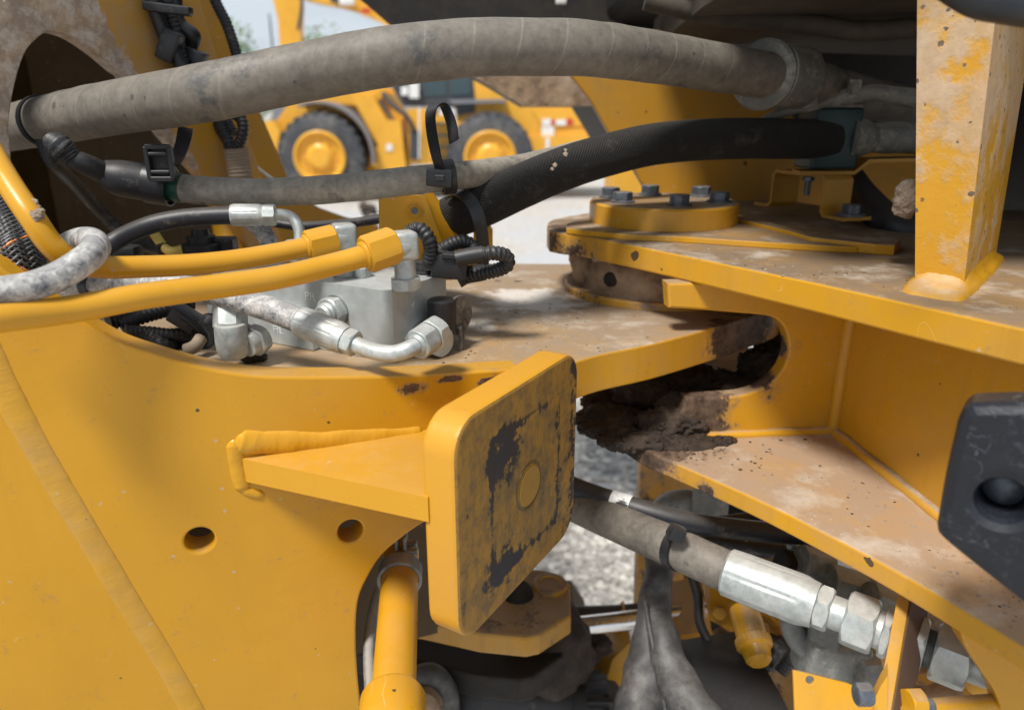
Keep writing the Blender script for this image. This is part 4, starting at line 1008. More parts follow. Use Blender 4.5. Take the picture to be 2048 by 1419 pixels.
# bracket with hat section under the clamp
br = thing('hose_bracket', 'yellow bent sheet bracket with a hat section carrying the teal clamp', 'bracket', tuple(PZ(1680, 430, zU)))
b0 = PZ(1688, 441, zU+.0)          # near foot
def strip(pts, w, t, mat, name, parent, wd):
    """bent strip: pts 3D path (centre), w width along wd, t thickness"""
    g = G(); wd = Vector(wd).normalized(); n = len(pts); off_ = []
    for i in range(n):
        a = (pts[i]-pts[i-1]).normalized() if i else (pts[1]-pts[0]).normalized()
        b = (pts[i+1]-pts[i]).normalized() if i < n-1 else a
        na, nb = wd.cross(a).normalized(), wd.cross(b).normalized()
        m = (na+nb).normalized(); off_.append(m*(t/2)/max(.5, m.dot(na)))
    loop = [p+o_ for p, o_ in zip(pts, off_)] + [p-o_ for p, o_ in zip(pts[::-1], off_[::-1])]
    g.poly([q-wd*w/2 for q in loop], wd*w); g.bevel(.0012, 1); return g.build(name, mat, parent)
N0, F0 = PY(1640, 430, 1.35), PY(1540, 410, 1.49)
pd_ = V(N0.x-F0.x, N0.y-F0.y, 0); pl_ = pd_.length; pd_.normalize(); wd_ = V(-pd_.y, pd_.x, 0)
if wd_.x < 0: wd_ = -wd_
base = zU+.020
zt2 = PY(1640, 350, 1.35).z
def hb(s, z): return V(F0.x, F0.y, 0)+pd_*(pl_*s)+wd_*.031+V(0, 0, z)
strip([hb(1.40, base+.003), hb(1.05, base+.003), hb(1.0, base+.010), hb(1.0, zt2-.010), hb(.95, zt2-.003), hb(.05, zt2-.003), hb(0, zt2-.010), hb(0, base+.012), hb(-.06, base+.004), hb(-.35, base+.003)], .062, .006, M['yellow_dull_shaded'], 'hat_section', br, wd_)
yC = 1.39
def bp(px, z): q = PY(px, 400, yC); return V(q.x, yC, z)
strip([bp(1585, zt2+.003), bp(1690, zt2+.003), bp(1716, zt2+.024), bp(1900, zt2+.028)], .060, .006, M['yellow_dull_shaded'], 'cranked_strip', br, (0.1, 1, 0))
q = hb(1.26, base+.0065)+wd_*.004; g = G(); g.lathe(q, (0, 0, 1), [(0, .025), (.003, .025), (.0045, .018)], 24); g.hexa(q+V(0, 0, .003), (0, 0, 1), .0175, .017, ph=.4); g.build('bolt', M['bolt'], br)
q = hb(.45, zt2-.010); g = G(); g.lathe(q, (0, 0, -1), [(0, .006), (.035, .006)], 14); g.hexa(q, (0, 0, -1), .011, .008); g.build('bolt', M['bolt'], br)
# things behind the bracket
hose('hose', [(1700, 360, 1.5), (1730, 400, 1.42), (1790, 452, 1.33), (1870, 480, 1.3)], .030, M['hose_black'], 'black hose curving down behind the teal clamp bracket', n=24)
hose('hose', [(1500, 262, 1.3), (1580, 220, 1.26), (1680, 196, 1.24), (1760, 186, 1.22), (1840, 200, 1.2)], [.010, .011, .012, .014, .015], M['clampgrey'], 'thin dusty taped cable passing above the teal clamp to the post', 'cable', n=14, wob=.004)
g = G(); g.box(P(1708, 178, 1.22), (.020, .012, .030)); g.box(P(1708, 178, 1.205), (.010, .012, .018)); g.bevel(.002)
tag(g.build('cable_tie', M['clampgrey']), 'dusty cable tie head on the thin cable above the teal clamp', 'cable tie')

# ------------------------------------------------------------------ cable ties
def tie(label, strap_pts, w, head, hs, cat='cable tie', tail=None, closed=False, upv=(0, 0, 1), hrot=0.0, extra=None):
    t = thing('cable_tie', label, cat, tuple(P(*head)))
    g = G(); g.tube([P(*p) for p in strap_pts], .01, n=12, sub=8, flat=(w, .0022), upv=upv); g.build('strap', M['plastic'], t, ang=60)
    R_ = Matrix.Rotation(hrot, 3, 'Y'); hc_ = P(*head)
    g = G(); g.box(hc_, (hs[0], .010, hs[1]), R_); g.bevel(.0022, 2); hd = g.build('head', M['plastic'], t)
    g = G()
    for s in (-1, 1): g.box(hc_+R_ @ V(0, -.0055, s*hs[1]*.30), (hs[0]*.8, .003, hs[1]*.12), R_)
    g.box(hc_+R_ @ V(0, -.0052, 0), (hs[0]*.45, .002, hs[1]*.20), R_)
    g.bevel(.0006, 1); g.build('latch', M['conduit'], t)
    return t
def loop_round(c, ax, r, k0=0, k1=360, n=14, up=(0, 0, 1)):
    ax = Vector(ax).normalized(); x = Vector(up).cross(ax).normalized(); y = ax.cross(x)
    return [c + (x*math.cos(math.radians(a))+y*math.sin(math.radians(a)))*r for a in [k0+(k1-k0)*i/n for i in range(n+1)]]
def ringstrap(c, ax, r, w, t, parent, name='strap'):
    g = G(); ax = Vector(ax).normalized(); g.lathe(c-ax*w/2, ax, [(0, r), (0, r+t), (w, r+t), (w, r)], 36, capped=False); return g.build(name, M['plastic'], parent)
# tie 1 on the grey hose with a tall loop
t1 = thing('cable_tie', 'black cable tie on the grey hose with its strap looped high above', 'cable tie', tuple(P(885, 355, 1.0)))
def ribbon(pts, wpx, mat, name, parent, t=.0020, side=None):
    """flat strap through points (px,py,d); width direction given per strap"""
    g = G(); c = [Vector(p) for p in catmull([tuple(P(*p)) for p in pts], 10)]; bm = g.bm; rows = []
    for i, p in enumerate(c):
        tg = (c[min(len(c)-1, i+1)]-c[max(0, i-1)]).normalized()
        s_ = Vector(side); s_ = (s_-tg*s_.dot(tg)).normalized(); nn = tg.cross(s_)
        rows.append([bm.verts.new(p+s_*wpx/2+nn*t/2), bm.verts.new(p+s_*wpx/2-nn*t/2), bm.verts.new(p-s_*wpx/2-nn*t/2), bm.verts.new(p-s_*wpx/2+nn*t/2)])
    for a, b in zip(rows, rows[1:]):
        for k in range(4): bm.faces.new((a[k], a[(k+1) % 4], b[(k+1) % 4], b[k]))
    bm.faces.new(rows[0][::-1]); bm.faces.new(rows[-1])
    return g.build(name, mat, parent, ang=50)
ribbon([(884, 352, 1.0), (872, 310, .99), (862, 255, 1.0), (862, 222, 1.01), (874, 208, 1.03), (888, 212, 1.05), (902, 245, 1.05), (908, 283, 1.04)], .017, M['plastic'], 'strap', t1, side=(.75, -.6, .0))
c_ = P(895, 354, 1.045); ringstrap(c_, P(960, 346, 1.06)-P(850, 358, 1.04), .0207, .018, .004, t1, 'collar')
g = G(); g.box(P(879, 356, .997), (.036, .014, .024), Matrix.Rotation(.1, 3, 'Y')); g.bevel(.003, 2); g.build('head', M['plastic'], t1)
g = G(); g.box(P(879, 356, .985), (.014, .004, .008)); g.bevel(.001, 1); g.build('latch', M['conduit'], t1)
# tie 2 round the braided hose
t2 = thing('cable_tie', 'wide black cable tie wrapped round the lower end of the braided hose', 'cable tie', tuple(P(940, 440, 1.0)))
ribbon([(900, 394, 1.12), (920, 386, 1.09), (941, 402, 1.07), (956, 432, 1.065), (964, 470, 1.08), (966, 510, 1.10), (966, 540, 1.12)], .019, M['plastic'], 'strap', t2, t=.0025, side=(.9, .25, .35))
# tie 3 left: buckle and tail
t3 = thing('cable_tie', 'open-framed black tie buckle on the black end sleeve of the grey hose', 'cable tie', tuple(P(322, 325, 1.0)))
ribbon([(372, 255, 1.04), (366, 285, 1.04), (356, 312, 1.03), (346, 332, 1.01)], .021, M['plastic'], 'strap', t3, side=(1, .1, .1))
hx = P(320, 326, 1.0)
g = G(); W_, H_ = .032, .043
for dx_, dz_, sx_, sz_ in ((-W_/2, 0, .005, H_), (W_/2, 0, .005, H_), (0, H_/2, W_, .006), (0, -H_/2, W_, .006), (0, H_*.28, W_*.8, .004), (0, -H_*.28, W_*.8, .004)):
    g.box(hx+V(dx_, 0, dz_), (sx_+.001, .010, sz_+.001))
g.bevel(.0012, 1); g.build('buckle', M['plastic'], t3)
g = G(); g.box(hx+V(0, .008, 0), (W_*.9, .004, H_*.9)); g.build('buckle_back', M['conduit'], t3)
c_ = P(320, 369, 1.047); ringstrap(c_, P(366, 377, 1.049)-P(290, 364, 1.045), .0262, .034, .003, t3, 'collar')

# grit and dried flakes lying on the plates
def grit(name, label, zones, mat, seed):
    g = G(); rnd = random.Random(seed)
    for (corners, z, n, rmax) in zones:
        for _ in range(n):
            u, v = rnd.random(), rnd.random()
            a, b, c, d = corners
            px = (a[0]*(1-u)+b[0]*u)*(1-v)+(d[0]*(1-u)+c[0]*u)*v; py = (a[1]*(1-u)+b[1]*u)*(1-v)+(d[1]*(1-u)+c[1]*u)*v
            q = PZ(px, py, z); g.blob(q, rmax*rnd.uniform(.25, 1)**2, 1, .5, 3, (1.2, 1, .5), rnd.random()*90)
    o = tag(g.build(name, mat, None, ang=80), label, 'grit'); o['kind'] = 'stuff'; return o
grit('grit', 'dark crumbs of dried mud scattered over the steel plates round the joint', [
    (((1330, 905), (1440, 870), (1640, 880), (1480, 960)), zL, 60, .0032), (((1480, 960), (1640, 880), (2040, 1200), (2040, 1270)), zL, 28, .0020),
    (((930, 650), (1130, 560), (1400, 650), (1060, 720)), zM, 35, .0022), (((1200, 480), (1500, 500), (2040, 600), (2040, 640)), zU, 34, .0020),
    (((800, 740), (900, 700), (1120, 690), (1000, 742)), zM, 22, .0022)], M['mud'], 5)
grit('grit', 'pale dried splashes of dust scattered over the steel plates round the joint', [
    (((1480, 960), (1640, 880), (2040, 1200), (2040, 1270)), zL, 110, .0024), (((930, 650), (1080, 560), (1300, 640), (1060, 720)), zM, 140, .0028), (((1250, 488), (1500, 500), (1800, 560), (1700, 578)), zU, 60, .0024)], M['mud_pale'], 8)

# ================================================================== STEEL TUBES AND VALVE BLOCK
def nut(p, ax, r, L, mat, name, parent, ph=.3, label=None):
    g = G(); g.hexa(p, ax, r, L, ph=ph); return g.build(name, mat, parent, ang=28, label=label)
def ring(p, ax, prof, mat, name, parent, n=28):
    g = G(); g.lathe(p, ax, prof, n); return g.build(name, mat, parent)
def tubefit(label, pts, r, nutpx, nr, nL, loc, ph):
    t = thing('steel_tube', label, 'pipe', tuple(P(*loc)))
    g = G(); g.tube([P(*p) for p in pts], r, n=28, sub=12); g.build('pipe', M['yellow_tube'], t, ang=70)
    a, b = P(*nutpx[0]), P(*nutpx[1]); ax = (b-a).normalized()
    ring(a-ax*.004, ax, [(0, r+.001), (.002, r+.0035), (.006, r+.0045), (.008, r+.0015)], M['yellow_tube'], 'collar', t)
    nut(a, ax, nr, nL, M['yellow_tube'], 'nut', t, ph)
    return t, a, ax
zt = 1.675
tb1, n1, ax1 = tubefit('upper yellow steel tube bending down from the left edge to the rear nut', [(-60, 220, .86), (-20, 300, .83), (15, 362, .81), (62, 432, .80), (105, 492, .81), (150, 524, .83), (205, 534, .86), (290, 533, .89), (380, 529, .915), (470, 520, .94), (560, 505, .965), (612, 494, .98), (650, 484, .99)], .0135,
                     [(614, 494, .98), (672, 480, 1.0)], .0235, .040, (300, 532, .9), .45)
tb2, n2, ax2 = tubefit('lower yellow steel tube running along the front above the side panel', [(-90, 648, .645), (0, 636, .670), (140, 619, .715), (282, 593, .755), (423, 574, .80), (560, 554, .84), (658, 531, .875), (720, 514, .89), (770, 500, .905)], .0137,
                     [(730, 510, .892), (795, 487, .915)], .0245, .042, (300, 590, .8), .2)

vb = thing('valve_block', 'machined silver hydraulic valve block stamped PR with fittings all round it', 'valve block', tuple(PZ(700, 700, zM)))
Cn_ = PZ(783, 583, zt); lx = V(-.88, .47, 0).normalized(); ly = V(.47, .88, 0).normalized()
bx0 = V(Cn_.x, Cn_.y, 0)
def bb(s, w, z): return bx0 + lx*s + ly*w + V(0, 0, z)       # block coordinates: s leftwards, w backwards
g = G(); g.poly([bb(0, 0, zM+.001), bb(.205, 0, zM+.001), bb(.205, .130, zM+.001), bb(0, .130, zM+.001)], (0, 0, zt-zM-.001)); g.bevel(.0016, 2)
body = g.build('body', M['zinc_block'], vb)
g = G(); g.poly([bb(.1352, -.012, zM+.0012), bb(.345, -.012, zM+.0012), bb(.345, .09, zM+.0012), bb(.1352, .09, zM+.0012)], (0, 0, .058)); g.bevel(.0015, 2)
g.build('base_block', M['zinc_block'], vb)
g = G(); g.poly([bb(.2052, .004, zM+.04), bb(.345, .004, zM+.04), bb(.345, .10, zM+.04), bb(.2052, .10, zM+.04)], (0, 0, .052)); g.bevel(.0015, 2)
g.build('side_block', M['zinc_block'], vb)
fn = -ly; rn_ = -lx               # outward normals of front-left face and right face
def face_front(px, py, lift=0): return PP(px, py, bb(0, -lift, 1.6), fn)
def face_right(px, py, lift=0): return PP(px, py, bb(0, 0, 1.6)+rn_*lift, rn_)
def text(s, p, n, size, name, parent, upv=(0, 0, 1), rot=0.0, mat=None):
    cu = bpy.data.curves.new(name, 'FONT'); cu.body = s; cu.size = size; cu.extrude = .0006; cu.align_x = 'CENTER'; cu.align_y = 'CENTER'
    ob = bpy.data.objects.new(name, cu); C.objects.link(ob); dg = bpy.context.evaluated_depsgraph_get(); dg.update()
    me = bpy.data.meshes.new_from_object(ob.evaluated_get(dg)); bpy.data.objects.remove(ob)
    me.materials.clear(); me.materials.append(mat or M['stamp'])
    o = bpy.data.objects.new(name, me); C.objects.link(o)
    place(o, parent, frame(p, n, upv) @ Matrix.Rotation(rot, 4, 'Z')); return o
text('PR', face_front(620, 594), fn, .018, 'lettering', body)
text('FIL', PP(556, 660, bb(0, -.012, 1.6), fn), fn, .016, 'lettering', vb)
text('Y', face_right(827, 607), rn_, .012, 'lettering', body, rot=math.pi*.75)
# PR port plug
p_ = face_front(672, 622, -.001)
ring(p_, fn, [(0, .0235), (.0015, .0235), (.002, .020)], M['zinc_dull'], 'port_ring', vb)
nut(p_, fn, .0235, .018, M['zinc'], 'plug_nut', vb, .1)
ring(p_+fn*.018, fn, [(0, .0165), (.003, .0165), (.005, .0145), (.009, .0145), (.012, .012), (.012, .004), (.008, .004)], M['zinc'], 'plug', vb)
# right face fitting with elbow
p_ = face_right(838, 672, -.001)
ring(p_, rn_, [(0, .0225), (.0015, .0225), (.002, .019)], M['zinc_dull'], 'port_ring', vb)
nut(p_, rn_, .0215, .014, M['zinc'], 'port_nut', vb, .2)
elb = p_ + rn_*.030
g = G(); g.hexa(p_+rn_*.013, (rn_+V(0, -.35, 0)).normalized(), .0235, .034, ph=.5); g.build('elbow', M['zinc'], vb, ang=28)
# right face solenoid / rubber cap port
p_ = face_right(880, 622, -.001)
nut(p_, rn_, .0205, .010, M['zinc'], 'port_nut', vb, .2)
# left elbow low on the front
e0 = P(530, 672, .965); 
ring(P(492, 690, .955), (P(535, 668, .985)-P(492, 690, .955)), [(0, .0165), (.012, .0165)], M['zinc'], 'elbow_neck', vb)
nut(P(506, 684, .962), (P(535, 668, .985)-P(500, 688, .955)), .0215, .016, M['zinc'], 'port_nut', vb, .3)
ec = P(466, 692, .953); g = G(); g.lathe(ec+V(0, 0, .030), (0, 0, -1), [(0, .0195), (.004, .0205), (.022, .0215), (.036, .0205), (.044, .0165), (.047, .010)], 28); g.build('elbow', M['zinc'], vb, ang=30)
ea_ = (P(535, 668, .985)-P(500, 688, .955)).normalized(); g = G(); g.hexa(ec+ea_*.004, ea_, .0215, .030, ph=.55); g.build('elbow_arm', M['zinc'], vb, ang=28)
nut(P(461, 656, .957), (P(460, 610, .962)-P(461, 656, .957)), .0235, .030, M['zinc'], 'port_nut', vb, .1)
# top fittings: rear elbow and front elbow with their nuts
def top_elbow(px, py, d, npx, npy, into, h, r=.0195):
    c = P(px, py, d); base_ = V(c.x, c.y, zt)
    e = thing_parent
    g = G(); up = V(0, 0, 1)
    g.box(c+V(0, 0, .001), (r*1.7, r*1.7, r*1.9), Matrix.Rotation(.45, 3, 'Z')); g.bevel(.006, 3); g.build('elbow', M['zinc'], vb, ang=40)
    g = G(); a = c; g.lathe(c, into, [(0, r*.9), (r*1.1, r*.88), (r*1.3, r*.80)], 24); g.build('elbow_neck', M['zinc'], vb)
    g = G(); g.lathe(base_-V(0, 0, .001), up, [(0, r*.75), (c.z-zt, r*.72)], 20); g.build('stem', M['zinc'], vb)
    nut(base_, up, r*1.12, min(.016, (c.z-zt)*.6), M['zinc'], 'port_nut', vb, .2)
thing_parent = vb
end2 = n2+ax2*.045
top_elbow(808, 492, .948, 0, 0, -ax2, 0)
end1 = n1+ax1*.045
top_elbow(688, 474, 1.03, 0, 0, -ax1, 0)
q = PZ(725, 553, zt); nut(q, (0, 0, 1), .0135, .014, M['zinc'], 'top_plug', vb, .4)
q = PZ(640, 545, zt); nut(q, (0, 0, 1), .013, .012, M['zinc'], 'top_plug', vb, .1)
q = PZ(690, 541, zt); nut(q, (0, 0, 1), .016, .010, M['zinc'], 'port_nut', vb, .1)

# dusty hose with crimp ferrule and swept steel elbow in front of the block
h4 = thing('crimped_hose', 'dusty whitish hose with crimped silver end and swept elbow before the valve block', 'hose', tuple(P(600, 640, .9)))
hose('hose_sleeve', [(60, 598, 1.02), (120, 582, 1.01), (200, 570, .99), (300, 568, .975), (400, 580, .955), (470, 596, .94), (540, 618, .925), (612, 646, .91)], .0165, M['hose_silver'], parent=h4, n=28)
pa, pb_ = P(185, 571, .995), P(215, 569, .987); band(pa, pb_-pa, .0172, .014, M['plastic'], 'black_band', h4, .0015)
fa, fb = P(600, 641, .913), P(716, 690, .885); fx = (fb-fa).normalized(); FL = (fb-fa).length
def ferrule(a, ax, L, r, mat, parent, name='ferrule', ribs=8):
    g = G(); bm = g.bm; n = 96
    x = V(0, 0, 1).cross(ax).normalized(); y = ax.cross(x); rows = []
    for t, k in ((0, .90), (.003, .98), (L*.2, 1), (L*.5, 1.0), (L*.8, 1.0), (L*.86, .98), (L*.93, .92), (L, .88), (L, .5)):
        row = []
        for i in range(n):
            u = 2*math.pi*i/n; m = 1.0
            if .004 < t < L*.85: m = 1.0 - .035*max(0, 1-abs(((u*ribs/(2*math.pi)) % 1)-.5)*9)
            row.append(bm.verts.new(a+ax*t+(x*math.cos(u)+y*math.sin(u))*r*k*m))
        rows.append(row)
    for p, q in zip(rows, rows[1:]):
        for i in range(n): bm.faces.new((p[i], p[(i+1) % n], q[(i+1) % n], q[i]))
    bm.faces.new(rows[0][::-1]); bm.faces.new(rows[-1]); return g.build(name, mat, parent, ang=16)
ferrule(fa, fx, FL*.80, .0195, M['zinc'], h4)
nut(fa+fx*FL*.80, fx, .0175, FL*.16, M['zinc'], 'collar_nut', h4, .2)
endp = elb
e_a = P(838, 688, .868)
hose('elbow_pipe', [(700, 683, .888), (722, 693, .882), (752, 703, .872), (785, 707, .865), (815, 699, .862), (848, 684, .872)], .0103, M['zinc'], parent=h4, n=24)
nx_ = (P(872, 664, .895)-P(836, 688, .868)).normalized()
nut(P(834, 690, .867), nx_, .0205, .024, M['zinc'], 'swivel_nut', h4, .15)
ring(P(834, 690, .867)-nx_*.003, nx_, [(0, .0115), (.003, .0145)], M['zinc'], 'collar', h4)
nut(P(834, 690, .867)+nx_*.025, nx_, .0225, .018, M['zinc'], 'adapter_nut', h4, .45)

# rubber capped test port
cp = thing('dust_cover', 'round black rubber dust cap with hanging tab on the right of the valve block', 'dust cap', tuple(P(918, 640, .99)))
q0 = face_right(880, 622, .009); ax = (rn_+V(0, -.15, 0)).normalized()
ring(q0, ax, [(0, .0165), (.002, .0175), (.005, .0160), (.008, .0150), (.028, .0155), (.031, .0175)], M['hose_silver'], 'cap_neck', cp)
ring(q0+ax*.031, ax, [(0, .022), (.001, .0275), (.004, .0285), (.006, .0275), (.0065, .012)], M['capr'], 'cap_disc', cp, 36)
g = G(); qd = q0+ax*.034; g.tube([qd+V(.002, 0, -.015), qd+V(.004, 0, -.035), qd+V(.002, 0, -.050), qd+V(.001, .001, -.060)], .007, n=12, flat=(.019, .007), upv=(1, 0, 0)); g.build('tab', M['capr'], cp)
# solenoid coil and connectors behind the block
so_ = thing('solenoid', 'black solenoid coil with plug and ribbed conduits behind the valve block', 'solenoid', tuple(P(915, 600, 1.06)))
g = G(); g.lathe(bb(-.028, .075, zM+.03), (0, 0, 1), [(0, .020), (.045, .020), (.047, .017)], 28); g.build('coil', M['plastic'], so_)
g = G(); g.box(P(900, 530, 1.03), (.050, .034, .034), Matrix.Rotation(.1, 3, 'Y')); g.bevel(.003, 2); g.build('plug', M['conduit'], so_)
g = G(); g.box(P(903, 512, 1.01), (.026, .012, .007), Matrix.Rotation(.1, 3, 'Y')); g.bevel(.001, 1); g.build('latch', M['plastic'], so_)
g = G(); g.box(P(872, 520, 1.04), (.036, .030, .026)); g.bevel(.003, 2); g.build('plug', M['plastic'], so_)
q = PZ(850, 545, zt); ring(q, (0, 0, 1), [(0, .019), (.003, .019), (.004, .014), (.017, .014), (.018, .012)], M['conduit'], 'coil_cap', so_)
hose('conduit', [(815, 465, 1.0), (838, 458, 1.0), (856, 475, 1.0), (862, 500, 1.01), (858, 525, 1.02)], .0098, M['conduit'], parent=so_, n=18, corr=(.0062, .09))
hose('conduit', [(865, 512, 1.05), (890, 495, 1.05), (920, 483, 1.06), (942, 490, 1.07), (955, 512, 1.06)], .0098, M['conduit'], parent=so_, n=18, corr=(.0062, .09))
hose('conduit', [(950, 511, 1.0), (985, 506, 1.0), (1012, 512, 1.01), (1014, 530, 1.02), (990, 541, 1.03), (950, 548, 1.04), (920, 556, 1.05)], .0098, M['conduit'], parent=so_, n=18, corr=(.0062, .07))
hose('sleeve', [(912, 518, 1.0), (940, 512, 1.0), (966, 508, 1.0)], .0118, M['conduit'], parent=so_, n=16)
hose('sleeve', [(915, 560, 1.05), (935, 550, 1.05), (970, 544, 1.045)], .0115, M['plastic'], parent=so_, n=16, wob=.003)

# bracket plate with bolt behind the block
bk = thing('mounting_bracket', 'upright yellow bracket plate with one nut behind the valve block', 'bracket', tuple(P(820, 500, 1.09)))
bo = P(820, 440, 1.10); bn = V(.15, -1, 0).normalized()
bkp = plate('plate', [(757, 391), (770, 389), (842, 390), (852, 395), (888, 490), (905, 560), (760, 560)], bo, bn, .006, M['yellow_clean'], bk, bevel=.001)
g = G(); g.poly([PP(842, 391, bo, bn)+V(0, .004, 0), PP(858, 392, bo, bn)+V(.0, .05, 0), PP(985, 560, bo, bn)+V(0, .05, 0), PP(903, 560, bo, bn)+V(0, .004, 0)], (0, .005, 0)); g.build('flange', M['yellow_clean'], bk)
q = PP(829, 420, bo, bn); ring(q, bn, [(0, .0135), (.002, .0135)], M['yellow_clean'], 'washer', bk); nut(q+bn*.002, bn, .011, .007, M['yellow_clean'], 'nut', bk); ring(q+bn*.009, bn, [(0, .005), (.004, .0048)], M['bolt'], 'bolt', bk, 14)
g = G(); g.poly([PY(948, 440, 1.16), PY(972, 440, 1.16), PY(985, 462, 1.16), PY(985, 520, 1.16), PY(945, 520, 1.16)], (0, .02, 0)); tag(g.build('stop_lug', M['yellow']), 'small yellow lug showing behind the braided hose and its wide tie', 'lug')

# left hoses
h5 = thing('bent_hose', 'dusty whitish hose bending back on itself over the yellow tubes at the left edge', 'hose', tuple(P(100, 570, .8)))
hose('hose_sleeve', [(-80, 598, .66), (0, 583, .675), (60, 573, .69), (115, 553, .705), (160, 526, .72), (190, 500, .755), (186, 482, .80), (160, 480, .86), (130, 494, .90), (95, 522, .95), (60, 560, 1.0)], [.0140]*5+[.0142, .0145, .0145, .015, .016, .016], M['hose_silver'], parent=h5, n=30, sub=12)
h6 = thing('pressure_hose', 'black rubber hose with silver crimp and small elbow above the yellow tubes', 'hose', tuple(P(380, 432, 1.0)))
hose('hose_sleeve', [(170, 535, .99), (200, 505, .99), (240, 476, 1.0), (300, 450, 1.0), (360, 437, 1.005), (420, 432, 1.01), (475, 430, 1.01)], .0125, M['hose_black'], parent=h6, n=26)
fa2, fb2 = P(462, 430, 1.01), P(548, 430, 1.02); fx2 = (fb2-fa2).normalized()
ferrule(fa2, fx2, (fb2-fa2).length*.78, .0155, M['zinc'], h6); nut(fa2+fx2*(fb2-fa2).length*.74, fx2, .0165, .017, M['zinc'], 'collar_nut', h6, .1)
hose('elbow_pipe', [(545, 429, 1.02), (566, 429, 1.025), (585, 436, 1.03), (597, 455, 1.03), (600, 480, 1.03)], .0080, M['zinc'], parent=h6, n=20)
nut(P(594, 520, 1.03), (0, 0, 1), .0155, .028, M['zinc'], 'swivel_nut', h6)

# braided harness at the far left
def weave():
    t = thing('wire_harness', 'thick black woven wire harness with orange strands at the left edge', 'wire harness', tuple(P(20, 450, .88)))
    path = catmull([tuple(P(*p)) for p in [(-70, 330, .90), (-30, 390, .89), (0, 440, .885), (18, 490, .88), (28, 540, .88), (30, 600, .90)]], 24)
    g = G(); g.tube([Vector(p) for p in path[::8]], .030, n=20, sub=6); g.build('core', M['plastic'], t)
    path = [Vector(p) for p in path]
    for k in range(44):
        g = G(); s = 1 if k % 2 else -1; pts = []; ph = 2*math.pi*(k//2)/22
        for i in range(0, len(path)-1):
            tg = (path[i+1]-path[i]).normalized(); x = V(0, 1, 0).cross(tg).normalized(); y = tg.cross(x)
            a = ph + s*i*.10; r = .0315 + (.0012 if (int(i/3)+k//2) % 2 == (0 if s > 0 else 1) else -.0004)
            pts.append(path[i]+(x*math.cos(a)+y*math.sin(a))*r)
        g.tube(pts, .0019, n=6, sub=1); g.build('wire', M['orange'] if k in (4, 17) else M['wire'], t)
weave()
# little connector behind the bent hose, clutter behind
g = G(); g.box(P(88, 528, .97), (.050, .03, .022), Matrix.Rotation(-.4, 3, 'Y')); g.bevel(.002, 1)
tag(g.build('connector', M['plastic']), 'small black connector behind the bent dusty hose', 'connector')
g = G(); g.box(P(255, 508, 1.05), (.036, .03, .026)); g.bevel(.006, 2); tag(g.build('connector', M['plastic']), 'black connector cap peeking over the upper yellow tube', 'connector')
sn = thing('sensor', 'black ribbed sensor cap sitting behind the upper yellow tube', 'sensor', tuple(P(405, 490, 1.15)))
g = G(); g.lathe(P(405, 500, 1.15), (0, 0, 1), [(0, .030), (.010, .030), (.012, .022), (.022, .022), (.024, .014), (.034, .013)], 28); g.build('housing', M['plastic'], sn)
g = G(); g.box(P(440, 488, 1.16), (.05, .03, .022)); g.bevel(.003, 1); g.build('plug', M['conduit'], sn)
g = G(); g.tube([P(*p) for p in [(420, 470, 1.15), (395, 475, 1.15), (380, 488, 1.15), (372, 505, 1.16)]], .006, n=10); g.build('lead', M['conduit'], sn)
hs = thing('cable_bundle', 'bundle of dusty black conduits strapped together behind the side panel rim', 'cable bundle', tuple(P(350, 670, 1.05)))
for i in range(6):
    hose('conduit', [(250+i*6, 662+i*5, 1.00+.01*i), (300+i*5, 664+i*5, 1.02), (345+i*6, 668+i*5, 1.03+.01*i), (392+i*3, 660+i*7, 1.05), (420, 640+i*8, 1.08)], .0085, M['conduit'], parent=hs, n=14, corr=(.006, .05))
hose('conduit', [(215, 640, 1.05), (260, 628, 1.07), (330, 605, 1.1), (390, 600, 1.12)], .015, M['conduit'], parent=hs, n=16, corr=(.007, .08))
hose('conduit', [(240, 650, 1.05), (290, 632, 1.07), (340, 618, 1.1)], .010, M['conduit'], parent=hs, n=16, corr=(.007, .08))
g = G(); g.box(P(372, 636, 1.03), (.040, .03, .024), Matrix.Rotation(.6, 3, 'Y')); g.bevel(.002); g.build('strap_head', M['plastic'], hs)
hose('strap', [(340, 612, 1.04), (362, 628, 1.02), (392, 650, 1.02), (410, 672, 1.03), (400, 695, 1.05)], .006, M['plastic'], parent=hs, n=10, wob=.001)
hose('tan_end', [(372, 700, 1.0), (390, 692, 1.0), (402, 676, 1.01)], .009, M['tan'], parent=hs, n=12)
g = G(); g.lathe(P(432, 690, 1.08), (P(408, 622, 1.1)-P(432, 690, 1.08)), [(0, .012), (.05, .012)], 18); tag(g.build('steel_pin', M['dark_steel']), 'short dark steel pin beside the strapped conduits', 'pin')
hose('hose', [(520, 440, 1.25), (600, 452, 1.25), (700, 446, 1.22), (770, 436, 1.2)], .008, M['hose_black'], 'thin black cable running behind the small silver elbow to the bracket', 'cable', n=12)
hose('hose', [(500, 440, 1.12), (525, 462, 1.13), (545, 500, 1.14)], .014, M['hose_silver'], 'short dusty hose dropping behind the silver crimp of the black hose', n=14)
g = G(); g.blob(PZ(735, 418, .35), .12, 3, .5, 2, (1.2, .8, .9)); tag(g.build('dirt_clod', M['mud']), 'dark dirt clod seen low beyond the upright bracket', 'dirt')

